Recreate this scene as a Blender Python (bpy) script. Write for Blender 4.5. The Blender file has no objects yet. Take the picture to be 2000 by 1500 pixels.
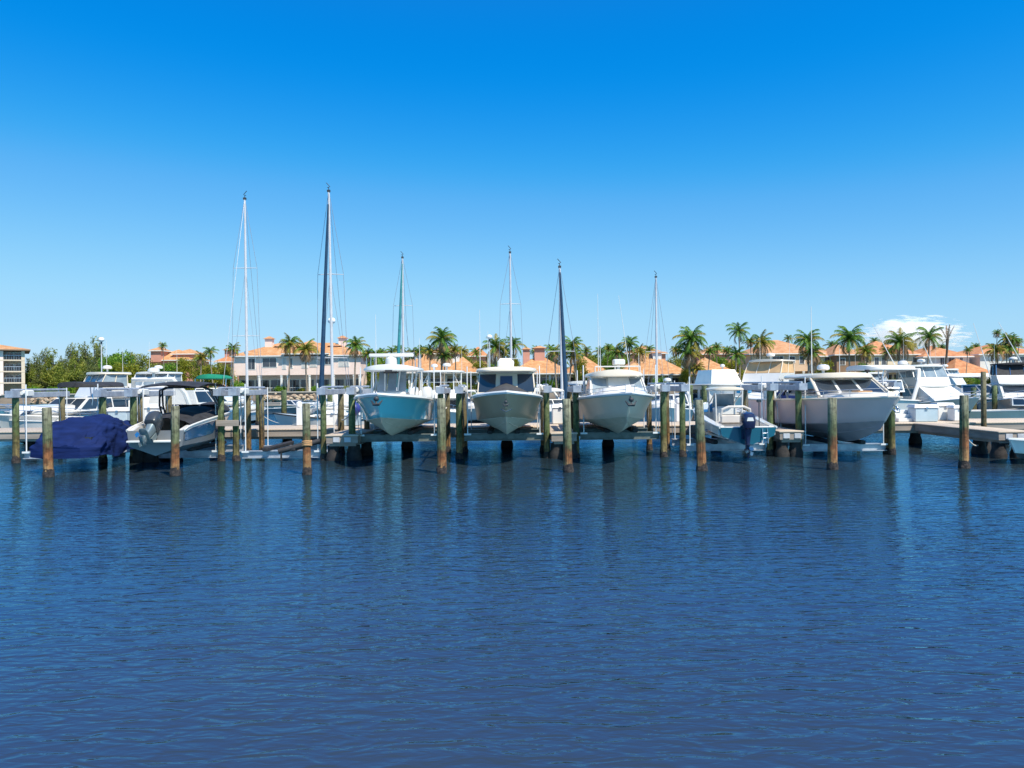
import bpy, math, random
from mathutils import Vector, Matrix, noise
R = math.radians
rnd = random.Random(11)
scene = bpy.context.scene
col = scene.collection
CAM_H, FOC, ROLL = 3.0, 1500.0, 0.0096

def at(px, py, d):
    """the place in the world at distance d that the survey of the photograph puts at pixel px, py"""
    x = (px - 1000) - (py - 750) * ROLL
    y = (py - 750) + (px - 1000) * ROLL
    return Vector((x * d / FOC, d, CAM_H - y * d / FOC))
def ax(px, d, py=800): return at(px, py, d).x
def az(px, py, d): return at(px, py, d).z

def lin(h):
    if not isinstance(h, str): return (*h, 1.0)
    c = [int(h[i:i + 2], 16) / 255 for i in (0, 2, 4)]
    return tuple(v / 12.92 if v <= .04045 else ((v + .055) / 1.055) ** 2.4 for v in c) + (1.0,)

# ------------------------------------------------------------------ mesh builder
class MB:
    def __init__(s): s.v = []; s.f = []; s.m = []
    def add(s, vs, fs, mi=0):
        o = len(s.v); s.v += [tuple(v) for v in vs]
        for f in fs: s.f.append([i + o for i in f]); s.m.append(mi)
        return s
    def bx(s, x0, x1, y0, y1, z0, z1, mi=0):
        return s.add([(x0,y0,z0),(x1,y0,z0),(x1,y1,z0),(x0,y1,z0),(x0,y0,z1),(x1,y0,z1),(x1,y1,z1),(x0,y1,z1)],
            [(0,3,2,1),(4,5,6,7),(0,1,5,4),(1,2,6,5),(2,3,7,6),(3,0,4,7)], mi)
    def bb(s, x0, x1, y0, y1, z0, z1, b=.02, mi=0):
        """box with chamfered edges"""
        r = [[(x0+i,y0+i),(x1-i,y0+i),(x1-i,y1-i),(x0+i,y1-i)] for i in (b,0)]
        def oct(i, z):
            c = b
            return [(x0+i+c,y0+i,z),(x1-i-c,y0+i,z),(x1-i,y0+i+c,z),(x1-i,y1-i-c,z),(x1-i-c,y1-i,z),(x0+i+c,y1-i,z),(x0+i,y1-i-c,z),(x0+i,y0+i+c,z)]
        return s.loft([oct(b,z0),oct(0,z0+b),oct(0,z1-b),oct(b,z1)], mi=mi)
    def frus(s, b, t, mi=0):
        """b, t: (x0,x1,y0,y1,z)"""
        vs = [(q[i], q[j], q[4]) for q in (b, t) for i, j in ((0,2),(1,2),(1,3),(0,3))]
        return s.add(vs, [(0,3,2,1),(4,5,6,7),(0,1,5,4),(1,2,6,5),(2,3,7,6),(3,0,4,7)], mi)
    def loft(s, rings, mi=0, cap=True, closed=True):
        n = len(rings[0]); vs = [p for r in rings for p in r]; fs = []
        for k in range(len(rings) - 1):
            for i in range(n if closed else n - 1):
                j = (i + 1) % n
                fs.append((k*n+i, k*n+j, (k+1)*n+j, (k+1)*n+i))
        if cap and closed:
            fs.append(tuple(range(n - 1, -1, -1))); fs.append(tuple((len(rings)-1)*n + i for i in range(n)))
        return s.add(vs, fs, mi)
    def tube(s, pts, r, n=8, mi=0, cap=True):
        pts = [Vector(p) for p in pts]; rings = []
        prev = None
        for i, p in enumerate(pts):
            t = (pts[min(i+1, len(pts)-1)] - pts[max(i-1, 0)])
            t = t.normalized() if t.length > 1e-9 else Vector((0,0,1))
            if prev is None:
                u = t.orthogonal().normalized() if abs(t.z) < .9 else Vector((1,0,0))
                u = (u - t * u.dot(t)).normalized()
            else:
                u = (prev - t * prev.dot(t)).normalized()
            prev = u; w = t.cross(u)
            rr = r[i] if isinstance(r, (list, tuple)) else r
            rings.append([p + (u * math.cos(2*math.pi*k/n) + w * math.sin(2*math.pi*k/n)) * rr for k in range(n)])
        return s.loft(rings, mi, cap)
    def lathe(s, prof, n=16, c=(0,0,0), mi=0):
        return s.loft([[(c[0]+r*math.cos(2*math.pi*k/n), c[1]+r*math.sin(2*math.pi*k/n), c[2]+z) for k in range(n)] for r, z in prof], mi)
    def ell(s, c, r, n=12, m=7, mi=0):
        return s.loft([[(c[0]+r[0]*max(.02,math.sin(math.pi*j/m))*math.cos(2*math.pi*k/n), c[1]+r[1]*max(.02,math.sin(math.pi*j/m))*math.sin(2*math.pi*k/n), c[2]-r[2]*math.cos(math.pi*j/m)) for k in range(n)] for j in range(m+1)], mi)
    def slab(s, hx, y0, y1, z, th, camber=.06, n=28, e=3.2, mi=0, flat=0):
        """hardtop: super-ellipse plan, rounded edge, crowned top"""
        yc, hy = (y0+y1)/2, (y1-y0)/2
        def ring(k, zz, cam):
            o = []
            for i in range(n):
                a = 2*math.pi*i/n; c_, s_ = math.cos(a), math.sin(a)
                x = abs(c_)**(2/e)*math.copysign(1,c_); y = abs(s_)**(2/e)*math.copysign(1,s_)
                o.append((x*hx*k, yc+y*hy*k, zz + cam*(1-(k*x)**2) if cam else zz))
            return o
        i = th*.5/max(hx, .1)
        return s.loft([ring(.5,z,0), ring(1-i,z,0), ring(1,z+th*.4,0), ring(1,z+th*.7,0), ring(1-i*.7,z+th,camber), ring(.7,z+th,camber), ring(.3,z+th,camber), ring(.03,z+th,camber)], mi)
    def panel(s, A, B, C, D, u0, u1, v0, v1, off=.012, mi=0):
        """thin pane standing proud of the quad A B C D (A-B bottom, D-C top)"""
        A, B, C, D = map(Vector, (A, B, C, D))
        q = lambda u, v: (A*(1-u)+B*u)*(1-v) + (D*(1-u)+C*u)*v
        n = (B-A).cross(D-A).normalized()
        c = [q(u0,v0), q(u1,v0), q(u1,v1), q(u0,v1)]
        return s.add([p + n*off for p in c] + [p - n*off*.5 for p in c], [(0,1,2,3),(7,6,5,4),(0,4,5,1),(1,5,6,2),(2,6,7,3),(3,7,4,0)], mi)
    def build(s, name, mats, parent=None, loc=None, smooth=40):
        me = bpy.data.meshes.new(name); me.from_pydata(s.v, [], s.f); 
        if not isinstance(mats, (list, tuple)): mats = [mats]
        for m in mats: me.materials.append(m)
        me.polygons.foreach_set('material_index', s.m)
        if smooth:
            me.polygons.foreach_set('use_smooth', [True]*len(s.f)); me.set_sharp_from_angle(angle=R(smooth))
        me.update()
        o = bpy.data.objects.new(name, me); col.objects.link(o)
        if parent: o.parent = parent
        if loc is not None: o.location = loc
        return o
def tag(o, label=None, cat=None, group=None, kind=None):
    for k, v in (('label',label),('category',cat),('group',group),('kind',kind)):
        if v: o[k] = v
    return o
def thing(name, label, cat, loc=(0,0,0), rz=0, group=None):
    o = bpy.data.objects.new(name, None); o.empty_display_size = .3; col.objects.link(o)
    o.location = loc; o.rotation_euler = (0,0,rz)
    return tag(o, label, cat, group)
def fix_normals(o):
    import bmesh
    bm = bmesh.new(); bm.from_mesh(o.data); bmesh.ops.recalc_face_normals(bm, faces=bm.faces); bm.to_mesh(o.data); bm.free(); return o

# ------------------------------------------------------------------ materials
class NT:
    def __init__(s, name):
        s.m = bpy.data.materials.new(name); s.m.use_nodes = True; s.t = s.m.node_tree; s.p = s.t.nodes['Principled BSDF']
        s.out = s.t.nodes['Material Output']
    def n(s, typ, **kw):
        nd = s.t.nodes.new(typ)
        for k, v in kw.items():
            if k in nd.inputs: nd.inputs[k].default_value = v
            else: setattr(nd, k, v)
        return nd
    def l(s, a, b): s.t.links.new(a, b)
    def coords(s, scale=(1,1,1), kind='Object'):
        tc = s.n('ShaderNodeTexCoord'); mp = s.n('ShaderNodeMapping'); mp.inputs['Scale'].default_value = scale
        s.l(tc.outputs[kind], mp.inputs['Vector']); return mp.outputs['Vector']
    def ramp(s, fac, stops, interp='LINEAR'):
        r = s.n('ShaderNodeValToRGB'); r.color_ramp.interpolation = interp; e = r.color_ramp.elements
        while len(e) < len(stops): e.new(.5)
        for i, (p, c) in enumerate(stops): e[i].position = p; e[i].color = lin(c)
        s.l(fac, r.inputs['Fac']); return r.outputs['Color']
    def noise(s, vec, scale, detail=4, rough=.55):
        n = s.n('ShaderNodeTexNoise', Scale=scale, Detail=detail, Roughness=rough); s.l(vec, n.inputs['Vector']); return n.outputs['Fac']
    def bump(s, fac, strength=.3, dist=.02, nrm=None):
        b = s.n('ShaderNodeBump', Strength=strength, Distance=dist); s.l(fac, b.inputs['Height'])
        if nrm: s.l(nrm, b.inputs['Normal'])
        s.l(b.outputs['Normal'], s.p.inputs['Normal']); return b.outputs['Normal']
    def mix(s, fac, a, b, blend='MIX'):
        m = s.n('ShaderNodeMix', data_type='RGBA', blend_type=blend)
        for sock, v in ((m.inputs[0], fac), (m.inputs[6], a), (m.inputs[7], b)):
            if hasattr(v, 'is_linked'): s.l(v, sock)
            else: sock.default_value = v if not isinstance(v, str) else lin(v)
        return m.outputs[2]
def mat(name, c1, c2=None, scale=3., rough=.5, metal=0., bump=0., bscale=None, stretch=(1,1,1), dist=.02, spec=.5, coat=0., rand=0.):
    k = NT(name); k.p.inputs['Roughness'].default_value = rough; k.p.inputs['Metallic'].default_value = metal
    k.p.inputs['Specular IOR Level'].default_value = spec; k.p.inputs['Coat Weight'].default_value = coat
    v = k.coords(stretch); f = k.noise(v, scale)
    c = k.ramp(f, [(.35, c1), (.65, c2 or c1)])
    if rand:
        oi = k.n('ShaderNodeObjectInfo'); h = k.n('ShaderNodeHueSaturation'); mr = k.n('ShaderNodeMapRange')
        mr.inputs[3].default_value = 1-rand; mr.inputs[4].default_value = 1+rand
        k.l(oi.outputs['Random'], mr.inputs[0]); k.l(mr.outputs[0], h.inputs['Value']); k.l(c, h.inputs['Color']); c = h.outputs['Color']
    k.l(c, k.p.inputs['Base Color'])
    if bump: k.bump(k.noise(v, bscale or scale*4), bump, dist)
    return k.m
def gloss(name, c1, c2=None, rough=.18): return mat(name, c1, c2, scale=.8, rough=rough, coat=.5)

GEL = gloss('gelcoat_white', (.71,.70,.67), (.64,.63,.60), .25)
GELC = gloss('gelcoat_cream', (.72,.63,.50), (.66,.57,.45), .3)
TEAL = gloss('gelcoat_teal', (.20,.64,.70), (.17,.60,.66), .15)
TEALD = gloss('gelcoat_deep_teal', (.012,.11,.16), (.012,.09,.14), .15)
GREYH = mat('gelcoat_grey', (.50,.345,.23), (.44,.30,.20), scale=.8, rough=.3, spec=.25)
LGREY = mat('gelcoat_pale_grey', (.88,.64,.48), (.80,.58,.43), scale=.8, rough=.3, spec=.25)
TANH = gloss('gelcoat_beige', (.60,.50,.40), (.54,.45,.37), .2)
MAUVE = mat('gelcoat_mauve_cream', (.88,.64,.58), (.80,.58,.53), scale=.8, rough=.3, spec=.25)
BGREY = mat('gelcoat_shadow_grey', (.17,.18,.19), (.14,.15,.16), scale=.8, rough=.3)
BLUEH = gloss('gelcoat_blue', (.03,.12,.24), (.025,.10,.20), .12)
BOTW = mat('bottom_cream', (.76,.58,.43), (.62,.48,.35), scale=1.5, rough=.45, bump=.05)
BOTG = mat('bottom_grey', (.58,.46,.45), (.46,.37,.37), scale=1.5, rough=.45)
BOTD = mat('bottom_dark', (.02,.025,.035), (.04,.045,.05), scale=2, rough=.6)
GLASS = mat('tinted_glass', (.03,.045,.065), (.02,.03,.045), scale=.6, rough=.04, spec=.9)
GLASSB = mat('blue_glass', (.03,.10,.22), (.03,.07,.15), scale=.5, rough=.05, spec=.9)
CLEARV = mat('clear_vinyl', (.30,.36,.40), (.18,.23,.27), scale=1.2, rough=.12, spec=.7)
BLACK = mat('black_canvas', (.012,.012,.014), (.03,.03,.035), scale=4, rough=.75, bump=.2)
DGREY = mat('charcoal_canvas', (.04,.038,.036), (.065,.06,.058), scale=3, rough=.8, bump=.2)
WCANV = mat('white_canvas', (.74,.73,.70), (.62,.61,.58), scale=1.5, rough=.8, bump=.3, dist=.05)
TCANV = mat('tan_canvas', (.62,.40,.20), (.50,.32,.17), scale=1.5, rough=.85, bump=.2)
GCANV = mat('green_canvas', (.0,.24,.14), (.0,.17,.10), scale=2, rough=.8)
NCANV = mat('navy_canvas', (.004,.012,.060), (.007,.020,.10), scale=2, rough=.8, bump=.9, bscale=2.2, stretch=(.7,.6,3), dist=.03, spec=.15)
FURL = mat('furl_navy', (.010,.035,.075), (.014,.048,.10), scale=2, rough=.8, spec=.2)
TLCANV = mat('teal_canvas', (.02,.20,.22), (.015,.15,.18), scale=2, rough=.8)
STEEL = mat('stainless', (.7,.7,.72), (.6,.6,.63), scale=3, rough=.22, metal=1)
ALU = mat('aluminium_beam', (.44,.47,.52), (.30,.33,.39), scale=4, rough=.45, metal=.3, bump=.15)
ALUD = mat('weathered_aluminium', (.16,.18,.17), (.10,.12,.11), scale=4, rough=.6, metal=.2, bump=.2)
MAST = mat('mast_white', (.58,.58,.60), (.50,.51,.54), scale=2, rough=.35)
WIRE = mat('rigging_wire', (.35,.38,.44), (.28,.3,.35), scale=3, rough=.4, metal=.4)
PVC = mat('white_pipe', (.78,.78,.78), (.68,.69,.70), scale=3, rough=.4)
ROPE = mat('rope', (.68,.64,.56), (.5,.46,.4), scale=30, rough=.9, bump=.4)
OUTB = gloss('outboard_navy', (.012,.016,.05), (.02,.024,.07), .18)
OUTG = gloss('outboard_charcoal', (.03,.035,.04), (.05,.055,.06), .25)
OUTL = mat('outboard_leg', (.26,.32,.33), (.20,.25,.26), scale=5, rough=.35, metal=.5)
SEAT = mat('seat_vinyl', (.62,.57,.52), (.52,.47,.43), scale=2, rough=.6)
NONSKID = mat('deck_nonskid', (.72,.71,.67), (.64,.63,.59), scale=6, rough=.75, bump=.15, bscale=60, dist=.005)
TEAK = mat('teak', (.52,.30,.14), (.42,.23,.10), scale=4, rough=.6)
RED = mat('red_plastic', (.45,.05,.03), (.35,.04,.02), rough=.5)
ORNG = mat('orange_plastic', (.7,.2,.03), (.6,.16,.03), rough=.5)
TURQ = mat('turquoise_plastic', (.02,.45,.42), (.02,.36,.36), rough=.5)
SIGNB = mat('sign_blue', (.0,.20,.42), (.0,.17,.36), rough=.4)
LAMPW = mat('lamp_globe_white', (.85,.85,.84), rough=.3)
DOCKBOX = mat('dock_box_white', (.74,.74,.72), (.66,.66,.64), scale=2, rough=.45)
DOCKBOXB = mat('dock_box_blue_grey', (.42,.52,.58), (.36,.46,.52), scale=2, rough=.45)
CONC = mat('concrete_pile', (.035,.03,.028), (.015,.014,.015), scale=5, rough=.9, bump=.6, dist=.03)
CONCL = mat('concrete_pale', (.48,.43,.36), (.38,.34,.29), scale=2, rough=.9, bump=.3)

def planks(name, c1, c2, width=.14, axis=0, gap=.04):
    k = NT(name); k.p.inputs['Roughness'].default_value = .8
    tc = k.n('ShaderNodeTexCoord'); sp = k.n('ShaderNodeSeparateXYZ'); k.l(tc.outputs['Object'], sp.inputs[0])
    m = k.n('ShaderNodeMath', operation='DIVIDE'); k.l(sp.outputs[axis], m.inputs[0]); m.inputs[1].default_value = width
    fl = k.n('ShaderNodeMath', operation='FLOOR'); k.l(m.outputs[0], fl.inputs[0])
    fr = k.n('ShaderNodeMath', operation='FRACT'); k.l(m.outputs[0], fr.inputs[0])
    wn = k.n('ShaderNodeTexWhiteNoise', noise_dimensions='1D'); k.l(fl.outputs[0], wn.inputs['W'])
    nz = k.noise(k.coords((1,1,1)), 2.5); 
    c = k.mix(wn.outputs['Value'], lin(c1), lin(c2)); c = k.mix(nz, c, lin(tuple(v*.7 for v in c1)))
    g = k.n('ShaderNodeMath', operation='LESS_THAN'); k.l(fr.outputs[0], g.inputs[0]); g.inputs[1].default_value = gap
    c = k.mix(g.outputs[0], c, (.04,.03,.03,1)); k.l(c, k.p.inputs['Base Color']); return k.m
DECKW = planks('weathered_decking', (.60,.49,.38), (.50,.41,.33))
FASCIA = mat('dock_fascia', (.36,.30,.25), (.24,.20,.17), scale=1.2, rough=.85, bump=.3, stretch=(.4,1,4))
DECKF = planks('far_decking', (.42,.36,.30), (.36,.31,.26))

def piling_mat(name, hi, hi2, mid, lo):
    """treated timber: greenish above, rust brown where the tide wets it, dark crust at the waterline; vertical grain and checks"""
    k = NT(name); k.p.inputs['Roughness'].default_value = .85
    tc = k.n('ShaderNodeTexCoord'); sp = k.n('ShaderNodeSeparateXYZ'); k.l(tc.outputs['Object'], sp.inputs[0])
    oi = k.n('ShaderNodeObjectInfo')
    ad = k.n('ShaderNodeVectorMath', operation='ADD'); cm = k.n('ShaderNodeCombineXYZ'); mu = k.n('ShaderNodeMath', operation='MULTIPLY'); mu.inputs[1].default_value = 37.
    k.l(oi.outputs['Random'], mu.inputs[0]); k.l(mu.outputs[0], cm.inputs[0]); k.l(tc.outputs['Object'], ad.inputs[0]); k.l(cm.outputs[0], ad.inputs[1])
    mp = k.n('ShaderNodeMapping'); mp.inputs['Scale'].default_value = (20,20,1.1); k.l(ad.outputs[0], mp.inputs['Vector'])
    grain = k.noise(mp.outputs[0], 1.0, 5)
    blot = k.noise(ad.outputs[0], 4.0, 4)
    zz = k.n('ShaderNodeMath', operation='MULTIPLY_ADD'); k.l(blot, zz.inputs[0]); zz.inputs[1].default_value = 1.3; k.l(sp.outputs[2], zz.inputs[2])
    rj = k.n('ShaderNodeMath', operation='MULTIPLY_ADD'); k.l(oi.outputs['Random'], rj.inputs[0]); rj.inputs[1].default_value = -.35; k.l(zz.outputs[0], rj.inputs[2])
    mr = k.n('ShaderNodeMapRange'); mr.inputs[1].default_value = 0.; mr.inputs[2].default_value = 3.2; k.l(rj.outputs[0], mr.inputs[0])
    c = k.ramp(mr.outputs[0], [(.10,(.05,.035,.025)),(.17,lo),(.36,mid),(.44,tuple(v*.5+w*.15 for v, w in zip(mid,hi))),(.54,hi),(.80,hi2),(1.,tuple(min(.5,v*1.3+.02) for v in hi2))])
    g = k.ramp(grain, [(.32,(.16,.14,.13)),(.48,(.85,.85,.83)),(.75,(1.2,1.15,1.05))])
    c = k.mix(.8, c, k.ramp(k.noise(ad.outputs[0], 6.5, 5, .65), [(.36,(.30,.28,.24)),(.52,(1,1,1)),(.68,(1.25,1.2,1.1))]), 'MULTIPLY')
    k.l(k.mix(.85, c, g, 'MULTIPLY'), k.p.inputs['Base Color'])
    k.bump(grain, .9, .05); return k.m
PILE_N = piling_mat('piling_near', (.13,.15,.07), (.22,.22,.15), (.27,.10,.035), (.38,.23,.10))
PILE_G = piling_mat('piling_green', (.09,.13,.045), (.13,.17,.075), (.17,.14,.05), (.28,.20,.09))
PILE_B = piling_mat('piling_brown', (.13,.10,.045), (.16,.14,.075), (.22,.12,.04), (.30,.17,.07))
CRUST = mat('barnacle_crust', (.012,.010,.010), (.06,.045,.04), scale=11, rough=.95, bump=1, bscale=20, dist=.05)

def stucco(name, c, var=.06): return mat(name, c, tuple(v*(1-var*2) for v in c), scale=.5, rough=.9, bump=.1, bscale=30)
PINK = stucco('stucco_pink', (.88,.68,.60)); CREAM = stucco('stucco_cream', (.80,.66,.48)); WHITEW = stucco('stucco_white', (.74,.72,.68)); PEACH = stucco('stucco_peach', (.78,.54,.36))
SALM = stucco('stucco_salmon', (.62,.30,.22)); TRIMB = mat('trim_buff', (.66,.54,.40), (.58,.47,.35), rough=.7)
TRIMW = mat('trim_white', (.80,.78,.74), (.72,.70,.66), rough=.6); BGE = stucco('stucco_beige', (.52,.44,.34))
PANE = mat('house_pane', (.06,.07,.09), (.035,.04,.05), scale=.6, rough=.06, spec=.8)
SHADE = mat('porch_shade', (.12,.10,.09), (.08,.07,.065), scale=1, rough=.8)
BLIND = mat('window_blind', (.55,.53,.50), (.48,.46,.44), scale=2, rough=.7)
BROWNW = stucco('stucco_brown', (.30,.19,.12))
def tile_mat(name, a, b, c3):
    k = NT(name); k.p.inputs['Roughness'].default_value = .85
    v = k.coords((1,1,1)); n1 = k.noise(v, 1.1, 6, .7)
    w = k.n('ShaderNodeTexWave', wave_type='BANDS', bands_direction='X', Scale=1.1); k.l(v, w.inputs['Vector'])
    w2 = k.n('ShaderNodeTexWave', wave_type='BANDS', bands_direction='Z', Scale=1.4); k.l(v, w2.inputs['Vector'])
    c = k.ramp(n1, [(.3,a),(.5,b),(.7,c3)])
    nf = k.noise(v, 7, 2); c = k.mix(.35, c, k.ramp(nf, [(.3,(.35,.3,.3)),(.7,(1,1,1))]), 'MULTIPLY')
    c = k.mix(.4, c, k.ramp(w2.outputs['Fac'], [(.1,(.45,.40,.38)),(.5,(1,1,1))]), 'MULTIPLY')
    k.l(c, k.p.inputs['Base Color'])
    s = k.n('ShaderNodeMath', operation='ADD'); k.l(w.outputs['Fac'], s.inputs[0]); k.l(w2.outputs['Fac'], s.inputs[1]); k.bump(s.outputs[0], .5, .06); return k.m
TILE = tile_mat('roof_tile_orange', (.46,.19,.07), (.60,.31,.13), (.70,.46,.26))
TILE2 = tile_mat('roof_tile_salmon', (.48,.21,.09), (.60,.31,.15), (.68,.42,.24))
TILE3 = tile_mat('roof_tile_red', (.46,.16,.06), (.60,.26,.11), (.70,.40,.20))

def leaf_mat(name, a, b, c3=None):
    k = NT(name); k.p.inputs['Roughness'].default_value = .55; k.p.inputs['Specular IOR Level'].default_value = .3
    g = k.n('ShaderNodeNewGeometry'); c = k.ramp(g.outputs['Random Per Island'], [(0,a),(.55,b),(1,c3 or b)])
    k.l(c, k.p.inputs['Base Color'])
    tr = k.n('ShaderNodeBsdfTranslucent'); k.l(c, tr.inputs['Color']); mx = k.n('ShaderNodeMixShader', Fac=.3)
    k.l(k.p.outputs[0], mx.inputs[1]); k.l(tr.outputs[0], mx.inputs[2]); k.l(mx.outputs[0], k.out.inputs['Surface']); return k.m
L_PINE = leaf_mat('leaf_grey_green', (.07,.11,.03), (.16,.20,.055), (.25,.26,.09))
L_BROAD = leaf_mat('leaf_broad', (.04,.12,.012), (.12,.26,.02), (.24,.36,.03))
L_YEL = leaf_mat('leaf_yellow_green', (.10,.14,.01), (.24,.26,.02), (.34,.30,.03))
L_OLV = leaf_mat('leaf_olive', (.09,.14,.02), (.22,.27,.035), (.34,.33,.06))
P_GRN = leaf_mat('palm_green', (.035,.095,.015), (.10,.22,.025), (.20,.32,.04))
P_YEL = leaf_mat('palm_yellow', (.16,.17,.02), (.28,.24,.03), (.36,.27,.05))
P_DEAD = leaf_mat('palm_dead', (.20,.12,.06), (.34,.20,.10), (.40,.27,.15))
BARK = mat('palm_trunk', (.22,.17,.12), (.32,.26,.20), scale=3, rough=.9, bump=.5, stretch=(1,1,5), dist=.04)
BARKD = mat('tree_trunk', (.07,.05,.035), (.12,.09,.06), scale=4, rough=.95, bump=.5, dist=.04)
# ------------------------------------------------------------------ water, land, seawall
def water_mat():
    """murky olive body under a rippled, sky-reflecting surface"""
    k = NT('marina_water'); k.t.nodes.remove(k.p)
    big = k.noise(k.coords((1,1,1)), .05, 3)
    body = k.ramp(big, [(.35,WB1),(.65,WB2)])
    def wav(rot, sx, sy, det, rough, dist=.6):
        tc = k.n('ShaderNodeTexCoord'); mp = k.n('ShaderNodeMapping'); mp.inputs['Rotation'].default_value = (0,0,rot); mp.inputs['Scale'].default_value = (sx,sy,1)
        k.l(tc.outputs['Object'], mp.inputs['Vector'])
        n = k.n('ShaderNodeTexNoise', Scale=1., Detail=det, Roughness=rough, Distortion=dist); k.l(mp.outputs[0], n.inputs['Vector']); return n.outputs['Fac']
    a = wav(R(-13), 2.0, 5.2, 1.6, .45, .9); b = wav(R(6), 4.4, 11.5, 2.0, .5, .7); c = wav(R(4), .16, .42, 2, .5, .3)
    n1 = k.n('ShaderNodeBump', Strength=1., Distance=WA); k.l(a, n1.inputs['Height'])
    n2 = k.n('ShaderNodeBump', Strength=1., Distance=WB); k.l(b, n2.inputs['Height']); k.l(n1.outputs[0], n2.inputs['Normal'])
    n3 = k.n('ShaderNodeBump', Strength=1., Distance=WC); k.l(c, n3.inputs['Height']); k.l(n2.outputs[0], n3.inputs['Normal'])
    gust = k.noise(k.coords((.035,.10,1)), 1., 3); mr = k.n('ShaderNodeMapRange'); mr.inputs[1].default_value = .35; mr.inputs[2].default_value = .65; mr.inputs[3].default_value = .55; mr.inputs[4].default_value = 1.25
    k.l(gust, mr.inputs[0])
    for nb in (n1, n2): k.l(mr.outputs[0], nb.inputs['Strength'])
    fr = k.n('ShaderNodeFresnel', IOR=WIOR); k.l(n3.outputs[0], fr.inputs['Normal'])
    df = k.n('ShaderNodeBsdfDiffuse'); k.l(body, df.inputs['Color'])
    gl = k.n('ShaderNodeBsdfGlossy', Roughness=.05); gl.inputs['Color'].default_value = WTINT; k.l(n3.outputs[0], gl.inputs['Normal'])
    mx = k.n('ShaderNodeMixShader'); k.l(fr.outputs[0], mx.inputs[0]); k.l(df.outputs[0], mx.inputs[1]); k.l(gl.outputs[0], mx.inputs[2]); k.l(mx.outputs[0], k.out.inputs['Surface'])
    return k.m
WA, WB, WC = .036, .009, .05
WB1, WB2, WIOR, WTINT = (.030,.042,.046), (.020,.037,.052), 1.9, (.19,.65,1.0,1)
SHORE = 150.
m = MB(); m.add([(-900,-80,0),(900,-80,0),(900,SHORE+.2,0),(-900,SHORE+.2,0)], [(0,1,2,3)])
tag(m.build('water', water_mat()), kind='structure')
GRASS = mat('shore_ground', (.10,.12,.035), (.26,.21,.12), scale=.12, rough=.95, bump=.3)
m = MB(); m.add([(-4000,SHORE+.5,1.7),(4000,SHORE+.5,1.7),(4000,6000,1.7),(-4000,6000,1.7)], [(0,1,2,3)])
tag(m.build('ground', GRASS), kind='structure')
SEAW = mat('seawall_concrete', (.34,.25,.18), (.24,.17,.125), scale=.5, rough=.9, bump=.3, stretch=(.4,1,3))
t = thing('seawall', 'long weathered concrete seawall holding the far shore above the water', 'seawall', (0,SHORE,0))
m = MB(); m.bx(-600,600,0,.6,-1.5,1.75); m.build('wall_face', SEAW, t)
m = MB(); m.bx(-600,600,-.25,.7,1.753,1.95); m.build('wall_cap', CONCL, t)

# ------------------------------------------------------------------ docks
def piles(m, pts, r=.23, top=.8, seed=1):
    q = random.Random(seed)
    for x, y in pts: m.lathe([(r*1.2,-.8),(r*1.25,-.1),(r*1.3,.12),(r*1.15,.25),(r,.35),(r,top)], 10, (x,y,0))
D0, D1, DZ = 35.0, 38.4, 1.05
def dock(name, label, x0, x1, y0, y1, z, deck, along=0, pts=(), cat='dock', fas=FASCIA, th=.34):
    t = thing(name, label, cat, ((x0+x1)/2, (y0+y1)/2, 0))
    cx, cy = (x0+x1)/2, (y0+y1)/2
    m = MB(); m.bb(x0-cx-.04,x1-cx+.04,y0-cy-.04,y1-cy+.04,z-.06,z,.012); m.build('deck', deck, t)
    m = MB(); m.bx(x0-cx,x1-cx,y0-cy,y1-cy,z-th,z-.063); m.bx(x0-cx+.1,x1-cx-.1,y0-cy+.1,y1-cy-.1,z-th-.12,z-th-.002); m.build('fascia', fas, t)
    for a, b in pts or ():
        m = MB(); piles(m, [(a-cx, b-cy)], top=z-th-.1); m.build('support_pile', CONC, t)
    return t
dx = [ax(px, 36.5, 866) for px in (60,230,420,560,795,990,1188,1400,1600,1790,1960)]
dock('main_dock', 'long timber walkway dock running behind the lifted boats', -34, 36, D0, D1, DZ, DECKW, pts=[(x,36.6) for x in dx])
FP = [(-15.25,-14.4,30.6,'narrow finger pier between the navy covered boat and the black tower boat'),
      (-7.4,-6.15,30.5,'finger pier beside the empty lift with dark concrete piles under its end'),
      (1.55,2.55,30.5,'finger pier between the grey pilothouse boat and the white cuddy boat'),
      (10.55,11.5,30.3,'finger pier with two small number plates between the outboard boat and the big cruiser'),
      (18.3,19.5,28.9,'finger pier near the right edge with a white dinghy tied beyond it')]
DECKY = planks('finger_decking', (.60,.49,.38), (.52,.43,.35), axis=1)
PLATE = mat('number_plate', (.55,.56,.58), (.42,.43,.46), scale=4, rough=.6)
for i, (x0, x1, y0, lab) in enumerate(FP):
    xm = (x0+x1)/2
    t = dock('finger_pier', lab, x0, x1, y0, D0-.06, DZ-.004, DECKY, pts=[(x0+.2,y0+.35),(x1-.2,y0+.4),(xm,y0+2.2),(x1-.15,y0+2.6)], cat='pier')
    cy = (y0+D0-.06)/2
    if i in (0,1,3,4):
        for k, c in ((-.22, 1), (.22, 1)):
            q = MB(); q.bb(k-.13,k+.13,y0-cy-.03,y0-cy-.002,DZ-.30,DZ-.1,.01); q.build('number_plate', PLATE, t)

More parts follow.
